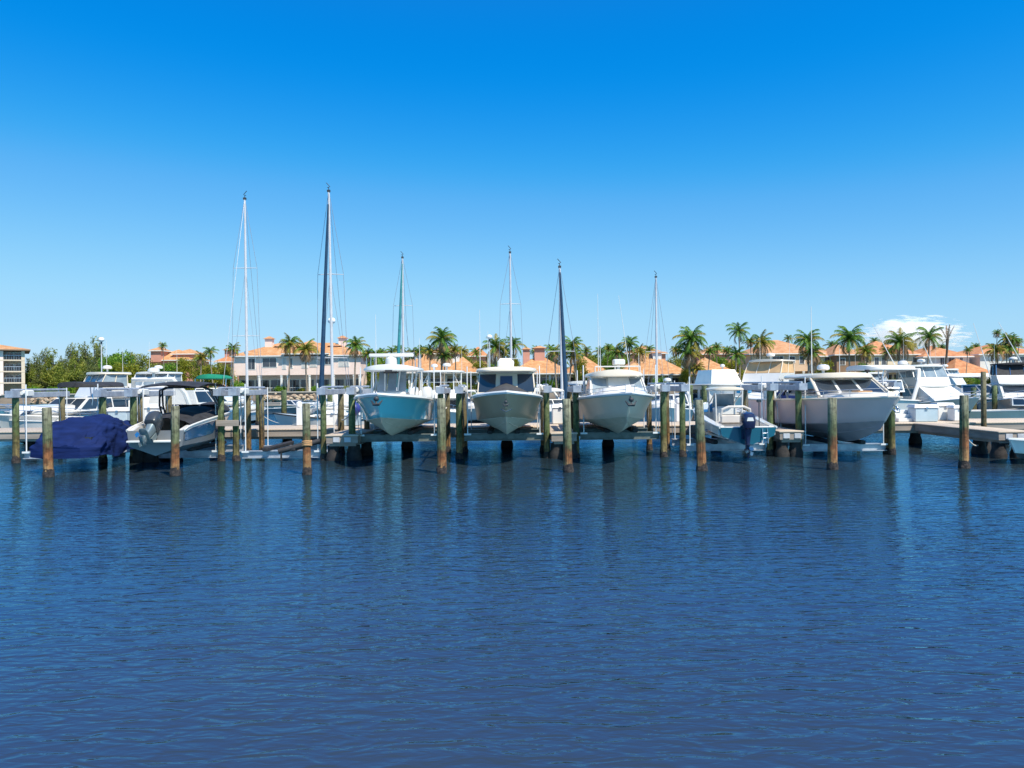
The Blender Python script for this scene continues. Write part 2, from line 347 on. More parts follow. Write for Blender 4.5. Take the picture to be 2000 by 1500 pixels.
# ------------------------------------------------------------------ pilings
def piling(label, px, d, top_py, mt, r=.15, lean=(0,0), group=None, base_py=905, band=False):
    b = at(px, base_py, d); h = az(px, top_py, d)
    t = thing('piling', label, 'piling', (b.x, d, 0), 0, group)
    q = random.Random(int(px*7+d)); n = 12; r *= q.uniform(.92,1.1); lean = (lean[0]+q.uniform(-.05,.05), lean[1]+q.uniform(-.04,.04)) if d < 30 else lean; m = MB(); rings = []
    zs = [-2,-.3,.25,.7,1.2,1.7,h-.02,h]
    for z in zs:
        kk = 1.06 - .03*z + (q.random()-.5)*.03
        rr = r*kk*(.9 if z == h else 1)
        rings.append([(lean[0]*z/h + rr*math.cos(2*math.pi*k/n)*(1+.04*math.sin(k*2.7+px)), lean[1]*z/h + rr*math.sin(2*math.pi*k/n), z) for k in range(n)])
    m.loft(rings); m.build('post', mt, t)
    m = MB(); rings = []
    for j, z in enumerate((-.6,-.05,.05,.13,.20,.27)):
        rr = r*(1.2,1.25,1.28,1.24,1.14,1.04)[j]
        rings.append([(rr*(1+.22*noise.noise((k*1.3,z*9,px)))*math.cos(2*math.pi*k/n), rr*(1+.22*noise.noise((k*1.3+9,z*9,px)))*math.sin(2*math.pi*k/n), z+.06*noise.noise((k,px,z))) for k in range(n)])
    m.loft(rings); m.build('barnacles', CRUST, t)
    if band:
        m = MB()
        for zz in (1.0,1.06,1.12): m.tube([((r+.02)*math.cos(a/10*2*math.pi), (r+.02)*math.sin(a/10*2*math.pi), zz+.02*math.sin(a)) for a in range(11)], .03, 6)
        m.build('rope_wrap', TEAK, t)
    return t
GN = 'mooring pilings standing alone in front of the slips'
for px, top, lab, lean in ((95,796,'lone grey piling with rusty lower half in front of the navy covered boat',(0,0)),
    (342,793,'lone green piling with orange brown base in front of the black tower boat',(.02,0)),
    (600,788,'lone piling wrapped with rope standing in front of the empty lift',(-.06,0)),
    (863,778,'lone green and red brown piling between the teal boat and the pilothouse boat',(0,0)),
    (1110,779,'lone olive and tan piling between the pilothouse boat and the white cuddy boat',(.0,0)),
    (1371,781,'lone dark topped piling at the left of the navy outboard boat',(-.08,0)),
    (1626,777,'lone piling standing across the pale grey hull of the big cruiser',(.02,0)),
    (1883,772,'lone piling at far right holding a drooping white dock line',(0,0))):
    piling(lab, px, 26.0, top, PILE_N, .140, lean, GN, 930, band=px == 600)
LF, LR = 31.0, 34.2
BT = 2.62   # underside of lift beams
GL = 'lift pilings at the corners of the boat lifts'
boats = {'A':('navy covered boat',33,203),'B':('black tower boat',263,434),'C':('empty lift',463,634),'D':('teal boat',690,863),
         'E':('grey pilothouse boat',899,1070),'F':('white cuddy boat',1127,1298),'G':('navy outboard boat',1335,1506),'H':('big pale grey cruiser',1562,1744)}
def bt(px): return az(px, 779 if px < 600 else (768 if px < 1300 else 762), LF)
for kx, (nm, l, r_) in boats.items():
    for side, px in (('left', l), ('right', r_)):
        x = ax(px, LF, 905); h = BT
        for row, d in (('front', LF), ('rear', LR)):
            if (kx, side, row) in (('D','left','rear'),): pass
            pxx = 1000 + x*FOC/d
            yy = 750 - (h-3)*FOC/d - (pxx-1000)*ROLL
            piling(f'{row} {side} piling of the lift carrying the {nm}' if kx != 'C' else f'{row} {side} piling of the empty lift between covered slips',
                   pxx, d, yy, PILE_B if row == 'rear' else PILE_G, .125, group=GL)
piling('slim piling paired beside the front right piling of the big pale grey cruiser', 1733, 31.3, 800, PILE_B, .12)
piling('piling on the left edge of the far right finger pier', 1922, 34.6, 726, PILE_B, .11, base_py=870)
FPG = 'pilings of the second row beyond the main dock'
for px, top, lab in ((505,768,'green second-row piling with a sagging white line behind the empty lift'),(555,762,'second-row piling just right of the sagging white line'),(645,762,'second-row piling left of the white dock boxes'),
    (1349,752,'second-row piling left of the white houseboat with the blue sign'),(1376,753,'slim second-row piling in front of the white houseboat'),
    (1793,752,'second-row piling at the left of the white sportfish bow'),(1811,748,'dark slim second-row piling across the white sportfish bow'),
    (1902,757,'tan second-row piling at left across the teal hulled cruiser'),(1943,753,'green second-row piling at right across the teal hulled cruiser'),
    (760,760,'second-row piling behind the stern of the teal boat'),(925,766,'second-row piling behind the pilothouse boat left rail'),(1240,765,'second-row piling behind the white cuddy boat'),(415,770,'second-row piling behind the black tower boat')):
    piling(lab, px, 61, top, PILE_G, .2, group=FPG, base_py=826)

# ------------------------------------------------------------------ boat lifts
CR = {'A':.42,'B':.40,'C':.36,'D':.98,'E':.98,'F':.98,'G':.48,'H':.42}
for kx, (nm, l, r_) in boats.items():
    x0, x1 = ax(l, LF, 905), ax(r_, LF, 905); xm = (x0+x1)/2; hw = (x1-x0)/2
    lab = {'A':'boat lift with grey beams holding the navy covered boat','B':'boat lift with grey beams under the black tower boat','C':'empty boat lift with a black padded bunk near the water',
           'D':'raised boat lift carrying the teal boat','E':'raised boat lift carrying the grey pilothouse boat','F':'raised boat lift carrying the white cuddy boat',
           'G':'boat lift holding the white boat with the navy outboard','H':'boat lift under the big pale grey cruiser'}[kx]
    t = thing('boat_lift', lab, 'boat lift', (xm, (LF+LR)/2, 0)); yc = (LF+LR)/2
    for s in (-1, 1):
        m = MB(); X = s*hw
        m.bb(X-.10,X+.10,LF-yc-.45,LR-yc+.4,BT+.003,BT+.24,.02)
        m.bx(X-.16,X+.16,LF-yc-.47,LF-yc-.02,BT+.03,BT+.30); m.tube([(X,LF-yc-.3,BT+.33),(X,LR-yc+.3,BT+.33)],.045,8)
        o = m.build('top_beam', ALU, t)
        q = MB(); q.bb(X-.15*s-.12,X-.15*s+.12,LF-yc+.3,LF-yc+.75,BT+.06,BT+.32,.03); q.tube([(X-.15*s,LF-yc+.1,BT+.2),(X-.15*s,LF-yc+.32,BT+.2)],.08,10); q.build('motor', DOCKBOX, o)
        for yy in (LF-yc+.35, LR-yc-.35):
            q = MB(); q.tube([(X-.17*s,yy,CR[kx]+.1),(X-.05*s,yy,BT+.02)], .013, 5); q.build('lift_cable', STEEL, t)
        for yy in (LF-yc+.15,):
            q = MB(); q.tube([(X-.30*s,yy,CR[kx]),(X-.30*s,yy,CR[kx]+2.75)], .024, 8); q.bx(X-.3*s-.14,X-.3*s+.14,yy-.08,yy+.08,CR[kx]-.04,CR[kx]+.03); q.build('guide_pole', PVC, t)
        q = MB(); q.tube([(X-.30*s,LR-yc-.2,CR[kx]),(X-.30*s,LR-yc-.2,CR[kx]+2.6)], .02, 8); q.build('guide_pole', PVC, t)
    for yy in (LF-yc+.25, LR-yc-.25):
        m = MB(); z = CR[kx]
        m.bx(-hw+.16,hw-.16,yy-.13,yy+.13,z+.0,z+.03); m.bx(-hw+.16,hw-.16,yy-.13,yy+.13,z-.27,z-.24); m.bx(-hw+.16,hw-.16,yy-.04,yy+.04,z-.238,z-.002)
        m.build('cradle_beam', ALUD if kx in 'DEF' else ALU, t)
    for s in (-1, 1):
        m = MB(); bx_ = s*.55
        m.bb(bx_-.11,bx_+.11,LF-yc-.3,LR-yc+.3,CR[kx]+.035,CR[kx]+.19,.03); m.build('bunk', BLACK, t)
    if kx == 'C':
        m = MB(); m.tube([(.0,LF-yc-.35,.40),(1.6,LF-yc+.1,.78)], .11, 10); m.bx(.1,.16,LF-yc-.4,LF-yc-.34,.02,.42); m.bx(1.0,1.06,LF-yc-.1,LF-yc-.04,.05,.6)
        m.build('loose_bunk', BLACK, t)
# wood brace joining the twin pilings between the tower boat and the empty lift
m = MB(); x0, x1 = ax(434, LF, 905), ax(463, LF, 905); m.bb(-.45,.45,-.06,.06,-.12,.12,.01)
tag(m.build('timber_brace', FASCIA, None, ((x0+x1)/2, LF-.2, az(448,826,LF))), 'short weathered timber brace bolted across twin pilings beside the empty lift', 'brace')
def sag(a, b, drop, n=12): a, b = Vector(a), Vector(b); return [a.lerp(b, i/n) - Vector((0,0,drop*4*(i/n)*(1-i/n))) for i in range(n+1)]
def line(label, a, b, drop, r=.025, name='dock_line'):
    m = MB(); o = Vector(a); m.tube([p-o for p in sag(a,b,drop)], r, 6); tag(m.build(name, ROPE, None, o), label, 'rope')
line('white dock line drooping from the lone right piling to the finger pier', at(1886,852,26), at(1919,862,33.5), .25, .03)
line('white line sagging from the green second-row piling to the dock', at(506,806,60.6), at(582,829,38.6), .3, .03)
line('frayed mooring line tied round the lift piling beside the teal boat', at(668,820,34), at(693,797,31.2), .12, .03)
line('dark mooring line tied to the piling right of the teal boat', at(858,803,27.0), at(872,796,34.0), .05, .03)
# ------------------------------------------------------------------ boats: bow tip at y = 0, stern at y = L, keel at z = 0
class Hull:
    def __init__(s, L, B, zb, zs, rake=None, tm=.55, p=2.3, zcs=.40, zcb=None, stem=.30, chine=.86, taper=.93, flare=1.8, sheer=1.6):
        s.L, s.B, s.zb, s.zs = L, B, zb, zs; s.rake = rake if rake is not None else .16*L; s.tm, s.p = tm, p
        s.zcs = zcs; s.zcb = zcb or .60*zb; s.stem = stem*zb; s.chine = chine; s.taper = taper; s.flare = flare; s.sh = sheer
    def b(s, t):
        h = s.B/2
        return max(.03, h*(1-(1-t/s.tm)**s.p) if t < s.tm else h*(1-(1-s.taper)*((t-s.tm)/(1-s.tm))**2))
    def z(s, t): return s.zs + (s.zb-s.zs)*(1-t)**s.sh
    def P(s, t, k):
        b = s.b(t); c = min(b*.985, max(.02, s.chine*s.B/2*(1-(1-min(t/.62,1))**2.1)*(1-(1-s.taper)*max(0,t-.55))))
        zk = s.stem*max(0, 1-t/.32)**2.0; zc = s.zcs + (s.zcb-s.zcs)*(1-t)**2.4; zsh = s.z(t)
        if k == 0: x, z = 0, zk
        elif k == 1: x, z = c*.5, zk+(zc-zk)*.47
        elif k == 2: x, z = c, zc-.03
        elif k == 3: x, z = min(b, c+.04), zc
        else:
            u = (k-3)/4; f = 1+(s.flare-1)*(1-t)**1.2
            x = min(b,c+.04) + (b-min(b,c+.04))*u**f; z = zc+(zsh-zc)*u
        y = t*s.L + s.rake*(1-z/s.zb)*(1-t)**2.5
        return Vector((x, y, z))
    def mesh(s, n=22):
        m = MB(); T = [(i/n)**1.5 for i in range(n+1)]
        for i in range(n):
            for k in range(7):
                q = [s.P(T[i],k), s.P(T[i+1],k), s.P(T[i+1],k+1), s.P(T[i],k+1)]
                mi = 1 if k < 2 else 0
                m.add(q, [(0,1,2,3)], mi); m.add([Vector((-v.x,v.y,v.z)) for v in q], [(3,2,1,0)], mi)
        for k in range(1,7):
            q = [s.P(0,k), s.P(0,k+1)]; m.add([q[0],q[1],Vector((-q[1].x,q[1].y,q[1].z)),Vector((-q[0].x,q[0].y,q[0].z))],[(0,1,2,3)],1 if k < 2 else 0)
        q = [s.P(0,0), s.P(0,1)]; m.add([q[0],q[1],Vector((-q[1].x,q[1].y,q[1].z))],[(0,1,2)],1)
        e = [s.P(1,k) for k in range(8)]; e2 = [Vector((-v.x,v.y,v.z)) for v in e]
        m.add(e2[::-1] + e, [tuple(range(16))], 0)
        return m
    def build(s, root, top, bottom, deck, rail, t_deck=1.0, floor=None, w=.2, railr=.035, liner=GEL, strakes=False):
        import bmesh
        o = s.mesh().build('hull', [top, bottom], root, smooth=50)
        bm = bmesh.new(); bm.from_mesh(o.data); bmesh.ops.remove_doubles(bm, verts=bm.verts, dist=1e-4); bmesh.ops.recalc_face_normals(bm, faces=bm.faces); bm.to_mesh(o.data); bm.free()
        o.data.set_sharp_from_angle(angle=R(38))
        m = MB(); n = 18; rows = []
        for i in range(n+1):
            t = (i/n)**1.3*t_deck; v = s.P(t,7); hw = v.x*.985; rows.append([Vector((hw*a, v.y+.02, v.z-.01+.05*s.B/3*(1-a*a))) for a in (-1,-.5,0,.5,1)])
        m.loft(rows, closed=False)
        if t_deck < 1:
            F = floor
            st = [t_deck+(1-t_deck)*i/8 for i in range(9)]
            for sg in (-1,1):
                out = []; inn = []; bot = []
                for t in st:
                    v = s.P(t,7); out.append(Vector((sg*v.x*.985, v.y-.01, v.z-.005))); inn.append(Vector((sg*(v.x-w), v.y-.01, v.z-.0))); bot.append(Vector((sg*(v.x-w), v.y-.01, F)))
                m.loft([out, inn, bot], closed=False)
            a, b_ = s.P(t_deck,7), s.P(1,7)
            m.add([(-(a.x-w),a.y,F),(a.x-w,a.y,F),(b_.x-w,b_.y,F),(-(b_.x-w),b_.y,F)], [(0,1,2,3)])
            m.add([(-(a.x-w),a.y,F),(a.x-w,a.y,F),(a.x-w,a.y,a.z),(-(a.x-w),a.y,a.z)], [(0,1,2,3)])
            m.bx(-(b_.x-w),b_.x-w,b_.y-.16,b_.y-.02,F,b_.z-.06)
        m.build('deck', deck, root, smooth=50)
        if strakes:
            for k in (1, 2):
                for sg in (-1, 1):
                    q = MB(); q.tube([Vector((sg*v.x,v.y,v.z)) for v in (s.P(.04+.8*i/20,k) for i in range(21))],.022,5); q.build('spray_rail', bottom, root)
        m = MB(); pr = [s.P(i/24,7) for i in range(25)]
        m.tube([(v.x,v.y,v.z) for v in pr[::-1]] + [(-v.x,v.y,v.z) for v in pr[1:]], railr, 6); m.build('rub_rail', rail, root)
        return o
def bow_rail(h, root, t0=.02, t1=.5, ht=.42, n=9, inset=.06, r=.016, mt=STEEL, over=-.15):
    m = MB(); T = [t0+(t1-t0)*i/(n-1) for i in range(n)]
    def p(t, sg, dz): v = h.P(t,7); return Vector((sg*max(0,v.x-inset), v.y+(over if t == t0 else 0)+.04, v.z+dz))
    for lev in (ht, ht*.5):
        m.tube([p(t,1,lev*(1-.25*i/n)) for i, t in reversed(list(enumerate(T)))] + [p(t,-1,lev*(1-.25*i/n)) for i, t in enumerate(T)], r, 6)
    for i, t in enumerate(T[::2]):
        for sg in (-1,1): m.tube([p(t,sg,-.02), p(t,sg,ht*(1-.25*2*i/n))], r*.9, 6)
    m.build('bow_rail', mt, root)
def house(root, name, b, t, mt, glass=GLASS, front=(), sides=(), back=(), th=.02):
    """tapered deckhouse: b and t are (half width, y0, y1, z); front/sides/back hold (u0,u1,v0,v1) panes"""
    m = MB(); m.frus((-b[0],b[0],b[1],b[2],b[3]), (-t[0],t[0],t[1],t[2],t[3])); o = m.build(name, mt, root, smooth=0)
    c = lambda q, sx, k: (sx*q[0], q[k], q[3])
    for lst, A in ((front, (c(b,-1,1),c(b,1,1),c(t,1,1),c(t,-1,1))), (back, (c(b,1,2),c(b,-1,2),c(t,-1,2),c(t,1,2)))):
        for w in lst:
            g = MB(); g.panel(*A, *w, off=th); g.build('window', glass, o, smooth=0)
    for w in sides:
        for A in ((c(b,1,1),c(b,1,2),c(t,1,2),c(t,1,1)), (c(b,-1,2),c(b,-1,1),c(t,-1,1),c(t,-1,2))):
            ww = w if A[0][0] > 0 else (1-w[1],1-w[0],w[2],w[3])
            g = MB(); g.panel(*A, *ww, off=th); g.build('window', glass, o, smooth=0)
    return o
def struts(root, name, prs, r, mt):
    for a, b in prs:
        m = MB(); m.tube([a, b], r, 8); m.build(name, mt, root)
def outboard(root, x, y, z, mt, leg, tilt=0, sc=1.0, prop=STEEL, decal=None):
    """engine hung on the transom at (x, y, z), aft is +y; tilt swings the leg up and back"""
    e = thing_part('outboard_motor', root, (x,y,z)); e.rotation_euler = (tilt,0,0); e.scale = (sc,)*3
    def ring(hw, y0, y1, zz, n=16):
        yc, hy = (y0+y1)/2, (y1-y0)/2
        return [(hw*abs(math.cos(a))**.55*math.copysign(1,math.cos(a)), yc+hy*abs(math.sin(a))**.55*math.copysign(1,math.sin(a)), zz) for a in (2*math.pi*i/n for i in range(n))]
    m = MB(); m.loft([ring(.20,.06,.56,.0), ring(.25,.0,.66,.06), ring(.27,-.02,.72,.25), ring(.26,-.01,.72,.48), ring(.22,.03,.66,.62), ring(.12,.15,.5,.68)])
    m.build('cowling', mt, e)
    if decal: q = MB(); q.panel((.14,.729,.34),(-.14,.729,.34),(-.10,.725,.48),(.10,.725,.48),0,1,0,1,.006); q.build('cowling_badge', decal, e)
    m = MB(); m.loft([ring(.16,.1,.52,.01), ring(.12,.14,.46,-.25), ring(.07,.16,.46,-.62), ring(.06,.16,.44,-.95)]); m.loft([ring(.16,.05,.72,-.62),ring(.17,.03,.75,-.60),ring(.02,.1,.6,-.58)])
    m.tube([(0,.05,-.86),(0,.15,-.86),(0,.55,-.86),(0,.62,-.86)], [.02,.09,.085,.05], 10); m.loft([[(-.012,.2,-.9),(.012,.2,-.9),(.012,.48,-.9),(-.012,.48,-.9)],[(-.008,.32,-1.18),(.008,.32,-1.18),(.008,.46,-1.18),(-.008,.46,-1.18)]])
    m.build('midsection', leg, e)
    m = MB()
    for k in range(3):
        a = k*2.094; d = Vector((math.cos(a),0,math.sin(a))); p = Vector((-math.sin(a),0,math.cos(a))); o = Vector((0,.66,-.86))
        m.add([o+d*.04-p*.03+Vector((0,-.04,0)), o+d*.12-p*.10+Vector((0,-.06,0)), o+d*.20+p*.0, o+d*.13+p*.09+Vector((0,.06,0)), o+d*.04+p*.03+Vector((0,.04,0))], [(0,1,2,3,4)])
    m.tube([(0,.6,-.86),(0,.74,-.86)], [.05,.02], 10); m.build('propeller', prop, e)
    m = MB(); m.bx(-.14,.14,-.10,.12,-.42,-.02); m.build('bracket', leg, e); return e
def thing_part(name, parent, loc):
    o = bpy.data.objects.new(name, None); col.objects.link(o); o.parent = parent; o.location = loc; return o
def radome(root, c, r=.3, name='radar_dome'):
    m = MB(); m.lathe([(r*.7,0),(r,.04),(r,.14),(r*.8,.22),(r*.3,.26)], 16, c); m.lathe([(.07,-.25),(.06,0)], 8, c); m.build(name, GEL, root)
def whip(root, p, h, lean=(0,0), r=.011, mt=GEL, name='antenna'):
    m = MB(); p = Vector(p); m.tube([p, p+Vector((lean[0]*.5,lean[1]*.5,h*.5)), p+Vector((lean[0],lean[1],h))], [r*1.4,r,r*.6], 6); m.build(name, mt, root)
def anchor(root, p, s=1.0, mt=BOTD):
    m = MB(); x, y, z = p
    m.tube([(x,y+.25*s,z+.02),(x,y-.12*s,z-.06*s),(x,y-.2*s,z-.3*s)], .035*s, 6)
    m.tube([(x-.22*s,y-.05*s,z-.18*s),(x-.1*s,y-.2*s,z-.34*s),(x+.1*s,y-.2*s,z-.34*s),(x+.22*s,y-.05*s,z-.18*s)], [.02*s,.06*s,.06*s,.02*s], 6)
    m.ell((x,y-.16*s,z-.12*s),(.11*s,.1*s,.1*s),8,5); m.build('anchor', mt, root)
def seat(root, x, y, z, w=.5, name='helm_seat', mt=SEAT):
    m = MB(); m.bb(x-w/2,x+w/2,y-.25,y+.25,z+.45,z+.6,.04); m.bb(x-w/2,x+w/2,y+.2,y+.32,z+.55,z+1.0,.04); m.bx(x-.08,x+.08,y-.08,y+.08,z,z+.45); m.build(name, mt, root)
def boat(label, px, d, z, rz=0, cat='boat', name='boat', group=None, py=800): return thing(name, label, cat, (ax(px,d,py), d, z), rz, group)

# --- D: teal centre console, bow to the camera
b = boat('teal centre console with white hardtop, bow raised on its lift', 736, 26.7, 1.02, name='center_console_boat', py=775)
h = Hull(9.6,3.0,1.66,1.22,p=2.6,tm=.5,zcs=.48,zcb=.86,stem=.36,flare=2.0)
h.build(b, TEAL, BOTW, GEL, GEL, strakes=True, t_deck=.40, floor=.62, w=.22, railr=.075)
anchor(b, (0,.02,1.62), .9)
m = MB(); m.bb(-.55,.55,3.2,4.3,.62,1.75,.06); m.bb(-.52,.52,2.5,3.25,.62,1.62,.10); m.build('console', GEL, b)
m = MB(); A = ((-.6,3.25,1.7),(.6,3.25,1.7),(.55,3.75,2.55),(-.55,3.75,2.55))
for u0, u1 in ((.02,.33),(.35,.65),(.67,.98)): m.panel(*A,u0,u1,.03,.97,.01)
m.build('windshield', CLEARV, b, smooth=0)
m = MB()
for sg in (-1,1):
    m.tube([(sg*.72,3.15,1.15),(sg*.78,3.3,2.0),(sg*.80,3.6,2.62)],.035,8); m.tube([(sg*.72,4.6,.9),(sg*.78,4.6,2.0),(sg*.85,4.5,2.62)],.035,8); m.tube([(sg*.75,3.2,1.6),(sg*.8,4.5,2.3)],.025,8); m.tube([(sg*.25,3.2,1.75),(sg*.3,3.6,2.62)],.03,8)
    m.tube([(sg*.95,5.2,2.55),(sg*.98,5.2,1.1)],.03,8)
m.tube([(-.8,3.6,2.58),(.8,3.6,2.58)],.03,8); m.build('top_frame', GEL, b)
m = MB(); m.slab(1.14,2.6,5.5,2.52,.11,.16); o = m.build('hardtop', GEL, b)
q = MB(); q.bx(-.25,.25,2.9,3.3,2.44,2.5); q.bb(-.14,.14,2.56,2.6,2.46,2.56,.01); q.build('light_bar', BLACK, o)
m = MB(); m.lathe([(.20,0),(.24,.1),(.22,.34),(.10,.42)],14,(-.1,3.9,2.70)); m.build('radar_base', GEL, b)
m = MB(); m.bb(-.98,.80,3.8,4.02,3.10,3.24,.03); m.build('radar_array', GEL, b)
seat(b,-.3,4.9,.62); seat(b,.3,4.9,.62)
for x in (-.65,.0,.65): outboard(b,x,9.65,1.25,GEL,GEL,0,.95)
for i in range(3): 
    for sg in (-1,1): whip(b,(sg*.95,3.2+i*.9,2.66),.4+.1*i,r=.014,mt=STEEL,name='rod_holder')
whip(b,(-.9,5.0,2.7),2.2); whip(b,(.9,5.0,2.7),1.2)

# --- E: grey pilothouse boat with charcoal foredeck cover
b = boat('grey hulled pilothouse boat with charcoal foredeck cover on its lift', 988, 26.7, 1.02, name='pilothouse_boat', py=775)
h = Hull(9.2,2.75,1.70,1.15,p=2.9,tm=.42,zcs=.48,zcb=.84,stem=.30,flare=1.5,chine=.9)
h.build(b, GREYH, BOTW, GEL, GEL, strakes=True, t_deck=.62, floor=.6, w=.22, railr=.07)
m = MB(); rows = []
for i in range(9):
    t = .02+.28*i/8; v = h.P(t,7); hw = v.x*.86
    rows.append([Vector((hw*a, v.y+.1, v.z+.03+(.50*(i/8)**.75+.03)*(1-abs(a)**1.25)+.015*noise.noise((a*4,i,0)))) for a in (-1,-.75,-.45,-.2,0,.2,.45,.75,1)])
m.loft(rows, closed=False); m.build('foredeck_cover', DGREY, b, smooth=60)
m = MB(); m.slab(.95,2.6,4.6,1.44,.22,.06); m.build('trunk_cabin', GEL, b)
house(b,'pilothouse',(1.12,2.75,5.6,1.60),(1.06,3.15,5.6,2.41),GELC,GLASS,front=[(.02,.31,.10,.93),(.70,.98,.10,.93)],sides=[(.06,.30,.3,.95),(.34,.62,.3,.95),(.66,.94,.3,.95)])
m = MB(); m.panel((-1.12,2.75,1.60),(1.12,2.75,1.60),(1.06,3.15,2.41),(-1.06,3.15,2.41),.39,.61,.10,.84,.03); m.build('center_window', GLASSB, b, smooth=0)
m = MB(); m.slab(1.22,2.5,6.3,2.41,.17,.07); m.build('cabin_roof', GELC, b)
m = MB(); m.bb(-.36,.30,3.7,4.3,2.63,2.93,.05); m.frus((-.30,.24,3.78,4.2,2.93),(-.24,.18,3.85,4.15,3.01)); m.build('roof_air_conditioner', GEL, b)
m = MB()
for sg in (-1,1): m.tube([(sg*1.15,3.3,1.6),(sg*1.2,5.0,1.62),(sg*1.22,7.0,1.55)],.02,6); m.tube([(sg*1.16,2.5,2.0),(sg*1.2,4.8,2.03)],.018,6); m.tube([(sg*1.0,6.1,2.5),(sg*1.1,6.3,1.3)],.03,8)
m.build('grab_rail', STEEL, b)
anchor(b,(0,.06,1.42),.55); 
m = MB(); m.tube([(-.18,.35,1.10),(0,.28,1.02),(.18,.35,1.10)],.02,6); m.build('bow_eye', STEEL, b)
whip(b,(-1.05,4.0,2.66),2.3); whip(b,(-.75,4.6,2.66),1.5)
for x in (-.4,.4): outboard(b,x,9.25,1.2,GEL,GEL)

# --- F: white cuddy boat with windshield cover
b = boat('white cuddy boat with a white cover over its windshield on its lift', 1232, 26.7, 1.02, name='cuddy_boat', py=775)
h = Hull(9.6,2.95,1.62,1.18,p=2.6,tm=.5,zcs=.46,zcb=.80,stem=.34,flare=1.9)
h.build(b, LGREY, BOTW, GEL, GEL, strakes=True, t_deck=.60, floor=.6, w=.22, railr=.065)
anchor(b,(.0,.04,1.50),.85)
m = MB(); m.slab(.98,1.5,4.2,1.30,.42,.12); m.build('cuddy_cabin', GEL, b)
house(b,'windshield_frame',(1.08,3.0,5.2,1.52),(.98,3.75,5.2,2.19),GEL,CLEARV,front=[(.03,.30,.1,.92),(.76,.97,.1,.92)],sides=[(.06,.46,.1,.92),(.52,.95,.1,.92)])
m = MB(); A = [(-1.08,3.0,1.52),(1.08,3.0,1.52),(.98,3.75,2.19),(-.98,3.75,2.19)]; m.panel(*A,.33,.74,.02,.96,.05); o = m.build('windshield_cover', WCANV, b, smooth=0)
q = MB(); q.panel(*A,.55,.59,.22,.30,.06); q.panel(*A,.55,.60,.04,.15,.06); q.build('cover_patch', BLACK, o, smooth=0); q = MB(); q.panel(*A,.61,.71,.05,.11,.06); q.build('cover_lettering', RED, o, smooth=0)
m = MB(); m.slab(1.14,3.1,6.2,2.22,.10,.20); m.build('hardtop', GELC, b)
m = MB()
for sg in (-1,1): m.tube([(sg*1.05,5.6,1.2),(sg*1.08,5.6,2.24)],.035,8); m.tube([(sg*1.09,3.0,1.6),(sg*1.0,3.78,2.24)],.035,8)
m.build('top_frame', GEL, b)
m = MB(); m.bb(-.02,.44,4.2,4.7,2.70,2.94,.04); m.tube([(.2,4.45,2.4),(.2,4.45,2.72)],.06,8); m.tube([(-.8,4.0,2.64),(1.0,4.0,2.64)],.025,6)
for x in (-.8,0,1.0): m.tube([(x,4.0,2.3),(x,4.0,2.64)],.02,6)
m.build('roof_rack', GEL, b)
whip(b,(-.62,4.4,2.4),3.2); whip(b,(-.52,4.6,2.4),1.9); whip(b,(.62,4.2,2.4),3.1,(-.42,0)); whip(b,(1.05,4.6,2.3),.9)
bow_rail(h,b,.03,.42,.30,8,r=.013)
for x in (-.4,.4): outboard(b,x,9.65,1.2,OUTG,OUTG)

# --- H: big pale grey cruiser
b = boat('big pale grey express cruiser with tall windshield and hardtop, bow to the right', 1752, 26.9, .55, name='express_cruiser', py=778)
h = Hull(11.6,3.7,1.86,1.58,p=2.5,tm=.52,zcs=.60,zcb=1.02,stem=.36,flare=1.9,rake=1.9)
h.build(b, MAUVE, BOTG, GEL, GELC, strakes=True, t_deck=.66, floor=.9, w=.25, railr=.05)
m = MB(); m.slab(1.30,1.6,4.6,1.72,.18,.12); m.build('trunk_cabin', GEL, b)
m = MB(); m.bb(-.28,.28,2.4,3.0,2.0,2.06,.02); m.build('deck_hatch', TEAK, b)
o = house(b,'windshield_frame',(1.40,3.3,6.8,1.84),(1.22,4.5,7.1,2.52),GEL,GLASS,front=[(.03,.31,.08,.92),(.36,.64,.08,.92),(.69,.97,.08,.92)],sides=[(.05,.34,.12,.92),(.38,.66,.12,.92),(.70,.95,.12,.92)])
m = MB(); m.slab(1.46,3.9,8.2,2.54,.12,.14); m.build('hardtop', GELC, b)
m = MB()
for sg in (-1,1):
    m.tube([(sg*1.44,3.2,1.84),(sg*1.26,4.55,2.56)],.055,8); m.tube([(sg*1.48,8.2,1.5),(sg*1.36,7.6,2.0),(sg*1.34,7.6,2.56)],.05,8); m.tube([(sg*1.46,6.6,1.7),(sg*1.40,7.3,2.4),(sg*1.36,7.9,2.56)],.04,8)
m.build('top_frame', GELC, b)
for sg in (-1,1):
    q = MB(); q.tube([(sg*1.46,7.1,1.85),(sg*1.46,6.6,2.2),(sg*1.42,5.8,2.46),(sg*1.34,4.9,2.53)],.045,8); q.build('window_trim', BLACK, b)
radome(b,(.1,6.6,2.92),.26); whip(b,(-.4,6.6,2.7),3.0,r=.02); whip(b,(.9,6.8,2.7),1.2)
m = MB(); m.tube([(1.0,4.4,2.62),(1.0,4.4,2.80)],.04,8); m.bb(.92,1.08,4.3,4.5,2.80,2.90,.03); m.build('spotlight', BLACK, b)
bow_rail(h,b,.03,.40,.34,8,r=.013)
anchor(b,(0,.1,1.55),.6,STEEL)
for x in (-.45,.45): outboard(b,x,11.65,1.5,GEL,GEL)
m = MB(); m.bb(-.5,.5,10.3,10.9,1.5,1.95,.06); m.build('cockpit_cover', NCANV, b)

